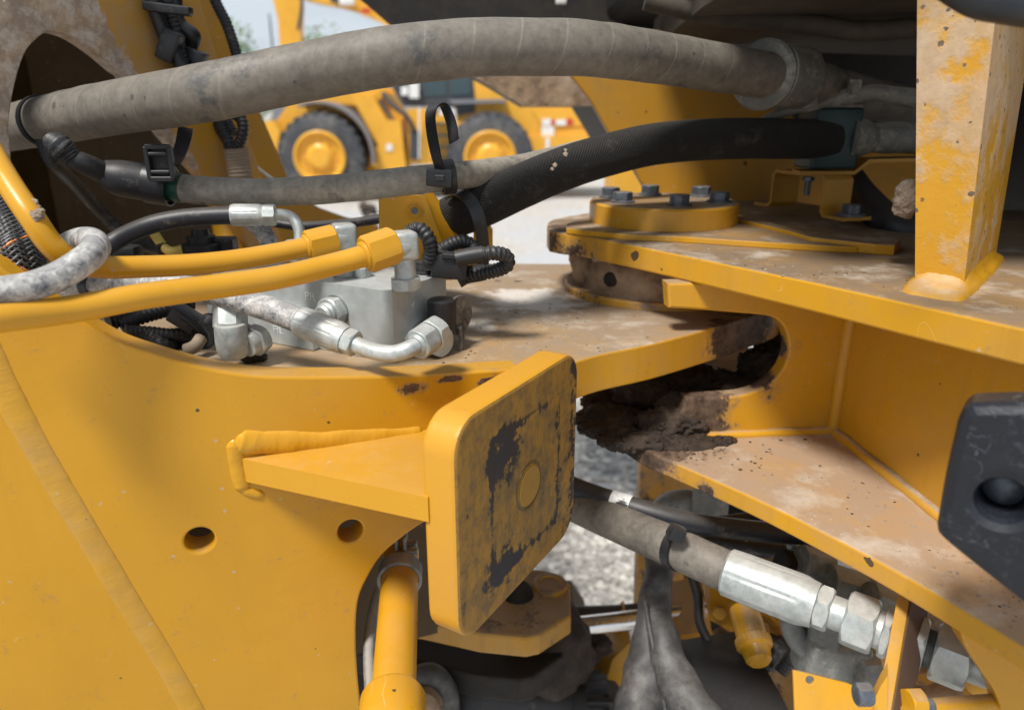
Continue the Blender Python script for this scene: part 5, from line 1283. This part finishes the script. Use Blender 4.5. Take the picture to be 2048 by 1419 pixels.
# wiring harness up on the bulkhead, corrugated conduits
wh = thing('wire_harness', 'black wiring harness strapped down the bulkhead plate above the big hose', 'wire harness', tuple(P(340, 60, 1.2)))
hose('conduit', [(296, -60, 1.17), (306, 0, 1.18), (325, 60, 1.20), (352, 112, 1.22), (380, 160, 1.24), (420, 230, 1.28)], .0125, M['plastic'], parent=wh, n=14)
hose('conduit', [(318, -60, 1.19), (330, 0, 1.2), (348, 60, 1.22), (365, 112, 1.24), (392, 160, 1.26)], .0115, M['conduit'], parent=wh, n=14, corr=(.007, .07))
hose('conduit', [(345, -60, 1.21), (350, 20, 1.22), (362, 50, 1.23), (382, 70, 1.24), (384, 90, 1.25), (372, 118, 1.26), (385, 150, 1.27)], [.012, .012, .012, .015, .012, .01, .012], M['plastic'], parent=wh, n=14, wob=.004)
g = G(); g.box(P(336, 18, 1.17), (.075, .02, .014), Matrix.Rotation(.12, 3, 'Y')); g.bevel(.003); g.build('strap', M['plastic'], wh)
g = G(); g.box(P(390, 120, 1.25), (.036, .03, .034), Matrix.Rotation(.35, 3, 'Y')); g.bevel(.004); g.build('connector', M['plastic'], wh)
g = G(); g.box(P(340, 92, 1.21), (.030, .03, .050), Matrix.Rotation(.45, 3, 'Y')); g.bevel(.004); g.build('connector', M['plastic'], wh)
hose('conduit', [(412, -60, 1.5), (430, 0, 1.5), (452, 45, 1.5), (466, 85, 1.5), (474, 115, 1.5), (480, 160, 1.5)], .0105, M['conduit'], 'ribbed black conduit curving down against the sky at the plate edge', 'conduit', n=16, corr=(.0085, .09))
h8 = thing('wire_harness', 'black conduit harness with a ribbed loop and tan braided sleeve below the big hose', 'wire harness', tuple(P(455, 300, 1.4)))
hose('conduit', [(400, 190, 1.38), (420, 240, 1.40), (440, 290, 1.40), (455, 350, 1.42), (462, 420, 1.45)], .0165, M['plastic'], parent=h8, n=16)
hose('conduit', [(425, 200, 1.34), (440, 250, 1.35), (458, 285, 1.35), (462, 300, 1.35)], .0110, M['conduit'], parent=h8, n=16, corr=(.007, .08))
hose('conduit', [(440, 190, 1.36), (452, 240, 1.36), (468, 270, 1.36)], .010, M['conduit'], parent=h8, n=16, corr=(.007, .08))
hose('conduit', [(462, 225, 1.33), (482, 238, 1.33), (486, 262, 1.33), (478, 288, 1.34), (466, 300, 1.35)], .0095, M['conduit'], parent=h8, n=16, corr=(.007, .10))
hose('braided_sleeve', [(470, 296, 1.35), (476, 325, 1.36), (482, 360, 1.37), (488, 420, 1.4)], .0215, M['tan'], parent=h8, n=20, corr=(.006, .04))
hose('cable', [(470, 215, 1.47), (476, 260, 1.47), (488, 300, 1.47), (515, 335, 1.48), (545, 358, 1.48)], .0032, M['white'], 'thin white cable curving down beside the ribbed loop', 'cable', n=10)

# ================================================================== LOWER RIGHT: hose with big crimp and nuts
h7 = thing('crimped_hose', 'thick grey hose with long silver crimp and large nuts under the lower plate', 'hose', tuple(P(1450, 1150, .95)))
hose('hose_sleeve', [(1060, 960, 1.30), (1150, 1008, 1.22), (1250, 1052, 1.12), (1330, 1086, 1.05), (1400, 1118, 1.03), (1456, 1143, 1.01)], .0290, M['hose_grey'], parent=h7, n=32)
A7, B7 = P(1450, 1141, 1.01), P(1960, 1335, .85); x7 = (B7-A7).normalized(); L7 = (B7-A7).length
def at7(px):      # point on the fitting axis at a pixel column
    lo_, hi_ = 0.0, 1.3
    for _ in range(40):
        m_ = (lo_+hi_)/2; q = A7+x7*L7*m_; r_ = q-EYE; dd = r_.y*_cp - r_.z*_sp
        if 1024+F*r_.x/dd < px: lo_ = m_
        else: hi_ = m_
    return A7+x7*L7*lo_
def seg7(x0, x1): a, b = at7(x0), at7(x1); return a, (b-a).length
a, l = seg7(1452, 1632); ferrule(a, x7, l, .0335, M['zinc'], h7, ribs=6)
a, l = seg7(1632, 1662); nut(a, x7, .0305, l, M['zinc'], 'collar_nut', h7, .25)
a, l = seg7(1660, 1700); ring(a, x7, [(0, .0215), (l, .0215)], M['zinc'], 'neck', h7)
a, l = seg7(1690, 1752); nut(a, x7, .0372, l, M['zinc'], 'swivel_nut', h7, .25)
a, l = seg7(1752, 1764); ring(a, x7, [(0, .024), (l, .024)], M['zinc'], 'thread', h7)
a, l = seg7(1764, 1782); nut(a, x7, .0350, l, M['zinc'], 'bulkhead_nut', h7, .25)
a, l = seg7(1822, 1850); nut(a, x7, .0360, l, M['zinc'], 'bulkhead_nut', h7, .28)
a, l = seg7(1850, 1868)
ring(a, x7, sum([[(i*l/8, .0225), ((i+.5)*l/8, .0238)] for i in range(8)], []) + [(l, .0225)], M['zinc_dull'], 'thread', h7)
a, l = seg7(1866, 1938); nut(a, x7, .0375, l, M['zinc'], 'swivel_nut', h7, .30)
a, b = at7(1936), at7(1990)
g = G(); g.tube([a, b, P(2035, 1362, .86), P(2110, 1390, .88)], [.0205, .0200, .0195, .0195], n=28); g.build('elbow_pipe', M['zinc'], h7)
t7 = thing('cable_tie', 'black cable tie holding the thin hoses onto the thick crimped hose', 'cable tie', tuple(P(1360, 1090, 1.03)))
c7 = P(1355, 1097, 1.035); ringstrap(c7, P(1400, 1118, 1.0)-P(1330, 1086, 1.05), .0278, .014, .003, t7)
g = G(); g.box(P(1352, 1065, 1.0), (.022, .02, .02), Matrix.Rotation(.4, 3, 'Y')); g.bevel(.003); g.build('head', M['plastic'], t7)
hose('hose', [(1050, 930, 1.25), (1160, 978, 1.20), (1260, 1012, 1.15), (1370, 1042, 1.13), (1480, 1058, 1.14), (1650, 1075, 1.16), (1800, 1100, 1.2)], .0165, M['hose_black'], 'black hose with a pale label lying on top of the thick crimped hose', n=24)
hose('hose', [(1340, 1062, 1.22), (1440, 1085, 1.2), (1540, 1100, 1.2), (1680, 1112, 1.2)], .013, M['hose_black'], 'thin black hose with a white band just under the labelled hose', n=20)
hose('hose', [(1270, 1020, 1.25), (1340, 1036, 1.24), (1420, 1043, 1.24), (1540, 1030, 1.25)], .010, M['hose_black'], 'thin black hose rising to the lower hitch plate behind the grey elbow', n=16)
hose('hose', [(1360, 1095, 1.15), (1450, 1120, 1.1), (1550, 1160, 1.08), (1660, 1200, 1.06)], .012, M['hose_black'], 'dark thin hose running behind the long silver crimp', n=16)
def wrapband(pA, pB, r, mat, label):
    g = G(); a, b = P(*pA), P(*pB); g.lathe(a, b-a, [(0, r-.001), (0, r), ((b-a).length, r), ((b-a).length, r-.001)], 28, capped=False)
    return tag(g.build('label_band', mat), label, 'label')
wrapband((1224, 1000, 1.165), (1262, 1012, 1.15), .0171, M['white'], 'pale grey label wrapped round the upper black hose')
wrapband((1420, 1081, 1.204), (1490, 1093, 1.2), .0135, M['white'], 'white band on the thin hose near the long silver crimp')
# grey elbow duct and fittings behind
eb = thing('grey_elbow', 'dull grey bent pipe with collar behind the black hoses under the hitch plate', 'pipe', tuple(P(1360, 1010, 1.5)))
hose('bent_pipe', [(1325, 1075, 1.52), (1322, 1030, 1.52), (1340, 1008, 1.5), (1375, 1003, 1.48), (1410, 1010, 1.48)], .026, M['zinc_dull'], parent=eb, n=20)
g = G(); g.lathe(P(1415, 1060, 1.45), (0, 0, 1), [(0, .035), (.13, .035)], 24); g.build('canister', M['zinc_dull'], eb)
le = thing('elbow_fitting', 'big dull grey elbow fitting with hex nut below the long silver crimp', 'fitting', tuple(P(1650, 1300, .98)))
g = G(); g.box(P(1660, 1310, 1.02), (.085, .07, .075), Matrix.Rotation(.06, 3, 'Y')); g.bevel(.010, 3); g.build('body', M['zinc_dull'], le)
nut(P(1650, 1285, 1.0), (0, .1, 1), .024, .04, M['zinc_dull'], 'nut', le, .3)
nut(P(1700, 1335, 1.0), (1, .2, -.1), .034, .03, M['zinc_dull'], 'nut', le, .3)
hose('bent_pipe', [(1592, 1215, 1.02), (1585, 1245, 1.02), (1596, 1275, 1.02), (1620, 1300, 1.02)], .017, M['zinc_dull'], parent=le, n=18)
mf = thing('manifold', 'row of dull grey hex fittings tucked under the lower hitch plate', 'fittings', tuple(P(1680, 1150, 1.1)))
nut(P(1600, 1120, 1.10), (1, .1, -.35), .026, .05, M['zinc_dull'], 'nut', mf, .1); nut(P(1650, 1165, 1.08), (1, .05, -.4), .033, .060, M['zinc_dull'], 'nut', mf, .3)
nut(P(1735, 1195, 1.04), (1, 0, -.4), .028, .05, M['zinc_dull'], 'nut', mf, .2); nut(P(1560, 1130, 1.12), (1, .1, -.3), .026, .06, M['dark_steel'], 'nut', mf, .2)
ring(P(1580, 1085, 1.15), (1, 0, -.36), [(0, .010), (.16, .010)], M['zinc'], 'rod', mf)

# support strut plate (edge-on) that carries the bulkhead fitting
st = thing('support_strut', 'narrow yellow strut plate with brown side that holds the bulkhead fitting', 'bracket', tuple(P(1780, 1350, .8)))
s_n = x7
sA = [P(1799, 1172, .872), P(1821, 1182, .869), P(1778, 1440, .785), P(1748, 1440, .788)]
dpt = V(.060, .060, .0)
g = G(); g.poly(sA, dpt); g.bevel(.0015, 1); g.build('strut_plate', M['yellow'], st)
g = G(); e0_ = [P(1819.5, 1205, .795), P(1819.5+1, 1206, .795)]
g.poly([sA[1]+V(.0016, 0, 0), sA[2]+V(.0016, 0, 0), sA[2]+dpt+V(.0016, 0, 0), sA[1]+dpt+V(.0016, 0, 0)], (.0015, 0, 0)); g.build('side_face', M['rust'], st)
g = G(); g.poly([P(1745, 1430, .785), P(1745, 1405, .785), P(1762, 1370, .79), P(1775, 1350, .79), P(1775, 1430, .785)], (.01, .02, 0)); g.build('lug', M['yellow'], st)
g = G(); g.hexa(P(1742, 1388, .76), (-1, 0, 0), .012, .016); g.build('bolt', M['bolt'], st)
nut(P(1812, 1404, .80), (1, .15, -.1), .016, .018, M['yellow'], 'nut', st)
ring(P(1830, 1412, .80), (1, .15, -.06), [(0, .0085), (.02, .0085)], M['bolt'], 'thread', st, 16)
ring(P(1852, 1414, .81), (1, .15, -.06), [(0, .0095), (.12, .0095)], M['yellow'], 'rod', st, 16)
gp = thing('guard_plate', 'flat yellow guard plate with one small hole at the bottom beside the strut', 'plate', tuple(P(1660, 1400, .9)))
plate('plate', [(1586, 1340), (1600, 1342), (1696, 1366), (1770, 1400), (1800, 1440), (1800, 1520), (1594, 1520)], P(1650, 1390, .90), V(-.1, -1, .45), .006, M['yellow'], gp, holes=[circ_px((1620, 1359), .005, P(1650, 1390, .90), V(-.1, -1, .45).normalized(), 16)], bevel=.001)

# rubber pad bumper on the right
rp = thing('rubber_bumper', 'black moulded rubber bumper block with a round recess at the right edge', 'bumper', tuple(P(1990, 1000, .62)))
Rn = V(-.55, -.80, .0).normalized(); Ro = P(1960, 1000, .64)
rpo = [(1936, 792), (1915, 804), (1908, 830)] + [(1872, 1042), (1876, 1066), (1890, 1082)] + [(2300, 1420), (2300, 700), (2200, 740)]
Rn = V(-.58, -.80, .10).normalized(); Ro = P(1960, 1000, .60)
padc = sm([(2100, 806), (1962, 808), (1934, 815), (1917, 836), (1908, 870), (1890, 950), (1876, 1030), (1873, 1058), (1884, 1080), (1950, 1135), (2048, 1212), (2140, 1290)], 4)
pad = plate('pad', padc + [(2250, 1290), (2250, 786)], Ro, Rn, .055, M['rubber_pad'], rp, holes=[circ_px((2004, 1003), .0175, Ro, Rn, 32)], bevel=.009)
hc0 = PP(2004, 1003, Ro, Rn)
ring(hc0-Rn*.050, Rn, [(0, .016), (.010, .016), (.014, .010), (.014, .001)], M['bolt'], 'recessed_bolt', rp, 24)
g = G(); g.lathe(hc0-Rn*.062, Rn, [(0, .040), (.010, .040)], 24); g.build('backing_washer', M['rubber_pad'], rp)
g = G(); g.box(PP(2160, 850, Ro, Rn)-Rn*.085, (.05, .04, .05)); g.bevel(.004); g.build('backing_bracket', M['rubber_pad'], rp)

# ================================================================== LOWER CENTRE
vt = thing('vertical_tube', 'stout yellow tube with flared collar hanging behind the side panel cutout', 'pipe', tuple(P(785, 1300, .92)))
T0, T1 = P(800, 1150, 1.03), P(783, 1460, .79)
axv = (T1-T0).normalized(); LV = (T1-T0).length
def atv(py):
    lo_, hi_ = -.2, 1.5
    for _ in range(40):
        m_ = (lo_+hi_)/2; r_ = T0+axv*LV*m_-EYE; dd = r_.y*_cp-r_.z*_sp; yy = 709.5 - F*(r_.y*_sp+r_.z*_cp)/dd
        if yy < py: lo_ = m_
        else: hi_ = m_
    return T0+axv*LV*lo_
g = G(); g.lathe(atv(1060), axv, [(0, .0262), ((atv(1386)-atv(1060)).length, .0258)], 36); g.build('pipe', M['yellow_tube'], vt)
g = G(); a = atv(1382); g.lathe(a, axv, [(0, .0260), (.001, .029), (.008, .0355), (.012, .0372), (.060, .0372), (.07, .03)], 40); g.build('collar', M['yellow_tube'], vt)
clp = thing('pipe_clamp', 'bent grey-green band clamp around the top of the stout yellow tube', 'pipe clamp', tuple(atv(1130)))
c9 = atv(1150); g = G(); g.lathe(c9-axv*.012, axv, [(0, .0268), (0, .0315), (.024, .0315), (.024, .0268)], 36, capped=False); g.build('band', M['clampgrey'] if False else M['zinc_dull'], clp)
fwd = (EYE-c9); fwd = (fwd-axv*fwd.dot(axv)).normalized(); sdv = axv.cross(fwd).normalized()
g = G(); k9 = c9+fwd*.029-axv*.014
for s in (-.006, .006): g.box(k9+sdv*s-axv*.012+fwd*.002, (.004, .022, .040), Matrix.Rotation(0, 3, 'X'))
g.box(k9+sdv*-.014-axv*.004, (.016, .010, .004)); g.box(k9+sdv*-.014-axv*.020, (.016, .010, .004)); g.box(k9+sdv*-.021-axv*.012, (.003, .010, .02)); g.bevel(.0008, 1); g.build('buckle', M['zinc_dull'], clp)
hose('hose', [(758, 1180, 1.08), (745, 1230, 1.05), (738, 1300, 1.0), (742, 1400, .93)], .008, M['zinc_dull'], 'thin grey-green pipe close beside the stout yellow tube', 'pipe', n=14)

# steering clevis block (blurred, lower centre)
M['clevis'] = paint('clevis_paint_dirt', mud=.16, film=.3, updust=.93, base=(.50, .25, .02), chip=.3, dust=(.33, .235, .14), spots=((P(900, 1220, 1.75), .14), (P(1100, 1240, 1.65), .07)))
cv = thing('steering_clevis', 'thick yellow clevis arm with mud and one bolt boss low behind the steering stop', 'clevis', tuple(PZ(1000, 1240, 1.02)))
zc1 = 1.02
cl_out = sm([(1140, 1165), (1105, 1142), (1060, 1135), (990, 1128), (900, 1130)], 3) + [(700, 1150), (700, 1220), (845, 1240), (960, 1265), (1052, 1274), (1080, 1268), (1142, 1228)]
plate('upper_lug', [PZ(a, b, zc1) for a, b in cl_out], (0, 1, zc1), (0, 0, 1), .045, M['clevis'], cv, bevel=.006)
lowo = [PZ(a, b, zc1).xyz for a, b in cl_out]
plate('lower_lug', [V(p.x-.01, p.y+.03, zc1-.12) for p in lowo], (0, 1, zc1-.12), (0, 0, 1), .055, M['mudsteel'] if 'mudsteel' in M else M['dark_steel'], cv, bevel=.006)
q = PZ(1100, 1172, zc1); ring(q, (0, 0, 1), [(0, .034), (.008, .033), (.010, .030), (.010, .022), (.007, .020)], M['yellow_muddy'], 'bolt_boss', cv)
q = PZ(1036, 1188, zc1); ring(q, (0, 0, 1), [(0, .030), (.012, .028), (.02, .02)], M['dark_steel'], 'grease_cap', cv)
q = PZ(1100, 1190, zc1-.045); g = G(); g.blob(V(q.x-.02, q.y, zc1-.17), .10, 4, .25, 2.5, (1, .9, 1.1)); g.build('pin_boss', M['mud'], cv, ang=80)
mud('dark greasy mud packed round the clevis end where the chrome rod enters', [(P(1135, 1262, 1.62), .045, (1, 1, 1.0)), (P(1170, 1290, 1.62), .045, (1.2, 1, .9)), (P(1110, 1330, 1.68), .075, (1.1, 1, .9))], M['mud'], 30, .3)
cy = thing('steering_cylinder', 'steering cylinder rod of bright chrome between clevis and grey duct', 'hydraulic cylinder', tuple(P(1220, 1240, 1.62)))
g = G(); ra, rb = P(1120, 1256, 1.5), P(1440, 1218, 1.66); g.lathe(ra, rb-ra, [(0, .020), ((rb-ra).length, .020)], 28); g.build('rod', M['chrome'], cy)
ra, rb = P(1400, 1228, 1.72), P(1750, 1190, 1.9); g = G(); g.lathe(ra, rb-ra, [(0, .045), ((rb-ra).length, .045)], 28); g.build('barrel', M['dark_steel'], cy)
hose('hose', [(1120, 1225, 1.7), (1230, 1222, 1.72), (1330, 1212, 1.75), (1480, 1196, 1.8)], .016, M['hose_black'], 'thin black hose running parallel above the chrome rod', n=14)
# drive shaft / greasy parts at the bottom centre
ds = thing('drive_shaft', 'dusty dark drive shaft with yoke across the bottom centre', 'drive shaft', tuple(P(1000, 1400, 1.5)))
sa, sb = P(820, 1375, 1.45), P(1222, 1420, 1.55); sx = (sb-sa).normalized(); Ls_ = (sb-sa).length
ring(sa, sx, [(0, .05), (.02, .075), (.05, .085), (.08, .06), (.10, .075), (.13, .082), (.17, .06), (Ls_*.75, .055), (Ls_*.76, .048), (Ls_*.92, .048), (Ls_*.93, .06), (Ls_, .06)], M['hose_black'], 'shaft_tube', ds, 32)
hose('yoke_arm', [(815, 1370, 1.40), (840, 1350, 1.36), (870, 1350, 1.35), (895, 1385, 1.36), (900, 1450, 1.38)], .020, M['grey_duct'], parent=ds, n=14)
ring(P(858, 1390, 1.36), (-.2, -1, .1), [(0, .030), (.03, .030), (.035, .022)], M['housing'], 'bearing_cup', ds, 24)
for k in range(10):
    pass
g = G(); a = P(1175, 1412, 1.50); 
for k in range(14):
    u = 2*math.pi*k/14; x_ = V(0, 0, 1).cross(sx).normalized(); y_ = sx.cross(x_)
    g.box(a+(x_*math.cos(u)+y_*math.sin(u))*.060, (.05, .014, .014))
g.build('splines', M['plastic'], ds)
g = G(); g.blob(P(900, 1300, 1.75), .12, 3, .3, 2, (2.2, .8, 1.0)); g.blob(P(1040, 1330, 1.8), .13, 3, .3, 2, (1.6, .8, 1.0), 4); g.blob(P(800, 1330, 1.8), .12, 3, .3, 2, (1.4, .8, 1.4), 7)
tag(g.build('axle_casing', M['dark_steel'], ang=70), 'dark greasy casing filling the space under the steering clevis', 'axle casing')

# grey folded duct running down through the middle
gd = thing('grey_duct', 'wide grey folded rubber duct running down and forking at the bottom', 'duct', tuple(P(1310, 1300, 1.25)))
hose('duct_body', [(1314, 1090, 1.30), (1316, 1140, 1.28), (1312, 1200, 1.26), (1306, 1260, 1.24), (1300, 1320, 1.22), (1288, 1380, 1.2), (1270, 1450, 1.18), (1260, 1520, 1.17)], [.026, .026, .028, .032, .038, .040, .038, .038], M['grey_duct'], parent=gd, n=30, wob=.006)
hose('duct_branch', [(1312, 1230, 1.24), (1326, 1290, 1.21), (1345, 1345, 1.18), (1372, 1395, 1.15), (1410, 1450, 1.12), (1450, 1520, 1.1)], [.024, .030, .032, .034, .036, .036], M['grey_duct'], parent=gd, n=30, wob=.006)
hose('seam', [(1290, 1200, 1.225), (1300, 1260, 1.205), (1312, 1320, 1.18), (1325, 1380, 1.165), (1335, 1450, 1.15)], .004, M['grey_duct'], parent=gd, n=8)
# yellow boxes and pump
yb = thing('axle_cover', 'yellow curved cover low behind the grey duct', 'cover', tuple(P(1300, 1340, 1.6)))
g = G(); g.poly([P(1196, 1400, 1.62), P(1225, 1318, 1.62), P(1262, 1283, 1.62), P(1280, 1440, 1.6), P(1196, 1440, 1.6)], (.0, .12, .02)); g.bevel(.01, 2); g.build('left_face', M['yellow'], yb)
g = G(); g.poly([P(1330, 1275, 1.55), P(1405, 1262, 1.53), P(1434, 1330, 1.50), P(1430, 1345, 1.5), P(1335, 1362, 1.5)], (.02, .16, .02)); g.bevel(.014, 3); g.build('top_face', M['yellow'], yb)
g = G(); g.poly([P(1366, 1360, 1.25), P(1520, 1338, 1.22), P(1540, 1350, 1.2), P(1600, 1460, 1.12), P(1400, 1470, 1.15)], (0, .12, -.02)); g.bevel(.01, 2)
tag(g.build('black_box', M['plastic']), 'black box with flat top at the bottom between grey duct and guard plate', 'box')
pu = thing('yellow_pump', 'yellow pump housing with a ribbed cylindrical cap below the thick crimped hose', 'pump', tuple(P(1480, 1230, 1.3)))
g = G(); g.poly([P(1418, 1168, 1.36), P(1490, 1180, 1.35), P(1522, 1215, 1.35), P(1512, 1262, 1.34), P(1462, 1262, 1.34), P(1418, 1238, 1.35)], (.01, .10, .01)); g.bevel(.008, 2); g.build('housing', M['yellow'], pu)
q0_, q1_ = P(1487, 1215, 1.26), P(1512, 1300, 1.20); xq = (q1_-q0_).normalized(); lq = (q1_-q0_).length
ring(q0_, xq, [(0, .018), (.002, .025), (.055, .026), (.058, .029), (.072, .029), (.076, .024), (.095, .021), (.100, .016)], M['yellow'], 'cap', pu, 30)
g = G(); x_ = V(0, 0, 1).cross(xq).normalized(); y_ = xq.cross(x_)
for k in range(26):
    u = 2*math.pi*k/26; g.lathe(q0_+xq*.058+(x_*math.cos(u)+y_*math.sin(u))*.0288, xq, [(0, .0016), (.013, .0016)], 5)
g.build('knurl', M['yellow'], pu)
q = P(1437, 1222, 1.34); g = G(); g.hexa(q, (-.1, -1, .3), .013, .012); g.build('bolt', M['yellow'], pu)
q = P(1466, 1205, 1.33); g = G(); g.hexa(q, (-.1, -1, .3), .010, .012); g.build('bolt', M['yellow'], pu)
hose('outlet', [(1520, 1230, 1.3), (1545, 1235, 1.28), (1556, 1255, 1.27), (1555, 1275, 1.26)], .014, M['yellow'], parent=pu, n=16)
g = G(); g.blob(P(1550, 1300, 1.24), .026, 3, .4, 3, (1, 1, 1.1)); g.blob(P(1540, 1322, 1.24), .020, 3, .4, 3, (1.5, 1, .7), 3)
tag(g.build('connector_boot', M['conduit'], ang=70), 'crumpled black connector boot beside the ribbed yellow cap', 'connector')
ho = thing('lower_housing', 'yellow-brown axle housing with dirt filling the lower right behind the fittings', 'housing', tuple(P(1700, 1330, 1.5)))
g = G(); g.poly([P(1400, 1180, 1.75), P(1600, 1160, 1.72), P(2150, 1230, 1.6), P(2200, 1560, 1.4), P(1430, 1560, 1.5)], (0, .2, 0)); g.bevel(.02, 2); g.build('casting', M['yellow_muddy'], ho)
for (a, b, r) in ((1860, 1395, .03), (1960, 1362, .018), (2010, 1400, .024), (1905, 1330, .02), (1750, 1300, .03)):
    ring(P(a, b, 1.18), (-.1, -1, .4), [(-.2, r*1.4), (0, r*1.35), (.006, r), (.012, r*.5)], M['yellow_muddy'], 'boss', ho, 22)
hose('breather_hose', [(1810, 1370, 1.08), (1830, 1392, 1.06), (1862, 1394, 1.06), (1890, 1388, 1.06), (1910, 1400, 1.06), (1915, 1440, 1.06)], [.014, .017, .017, .018, .017, .016], M['housing'], parent=ho, n=16)
g = G(); g.poly([P(1395, 1060, 1.9), P(1700, 1130, 1.9), P(2150, 1300, 1.8), P(2150, 1150, 2.0), P(1395, 930, 2.0)], (0, .05, 0)); tag(g.build('shadow_plate', M['dark_steel']), 'dark plate added as shade behind the hoses under the lower hitch plate', 'shade plate')  # dark sheet put in for the shade behind the hoses

# more machinery low behind the clevis and under the hitch plates
cs = thing('axle_housing', 'brown dirty axle housing with ribs and bolts below the steering clevis', 'axle housing', tuple(P(960, 1330, 1.9)))
g = G(); g.poly([P(700, 1270, 1.9), P(1160, 1300, 1.9), P(1190, 1345, 1.9), P(1150, 1600, 1.85), P(700, 1600, 1.85)], (0, .3, 0)); g.bevel(.015, 2); g.build('casting', M['brown'], cs)
for k, px in enumerate((880, 960, 1040, 1110)):
    g = G(); g.poly([P(px, 1285, 1.86), P(px+16, 1287, 1.86), P(px+22, 1420, 1.8), P(px+4, 1420, 1.8)], (0, .08, 0)); g.bevel(.004, 1); g.build('rib', M['brown'], cs)
for px, py in ((850, 1330), (925, 1322), (1000, 1330), (1078, 1326), (1140, 1360)):
    g = G(); g.hexa(P(px, py, 1.86), (0, -1, .2), .020, .022, ph=px); g.build('bolt', M['dark_steel'], cs)
hose('hose', [(1380, 1140, 1.4), (1395, 1190, 1.38), (1402, 1250, 1.36), (1440, 1310, 1.33), (1500, 1345, 1.3)], .009, M['hose_black'], 'thin black hose looping past the yellow pump housing', n=12)
hose('hose', [(1540, 1180, 1.2), (1575, 1200, 1.2), (1600, 1240, 1.18), (1588, 1300, 1.15), (1560, 1345, 1.15)], .010, M['conduit'], 'black ribbed conduit hanging between ribbed yellow cap and dull elbow', 'conduit', n=12, corr=(.006, .08))
hose('hose', [(1420, 1160, 1.25), (1500, 1178, 1.2), (1570, 1215, 1.16), (1640, 1240, 1.12), (1720, 1262, 1.08)], .007, M['hose_black'], 'thinnest black hose under the long silver crimp', n=12)
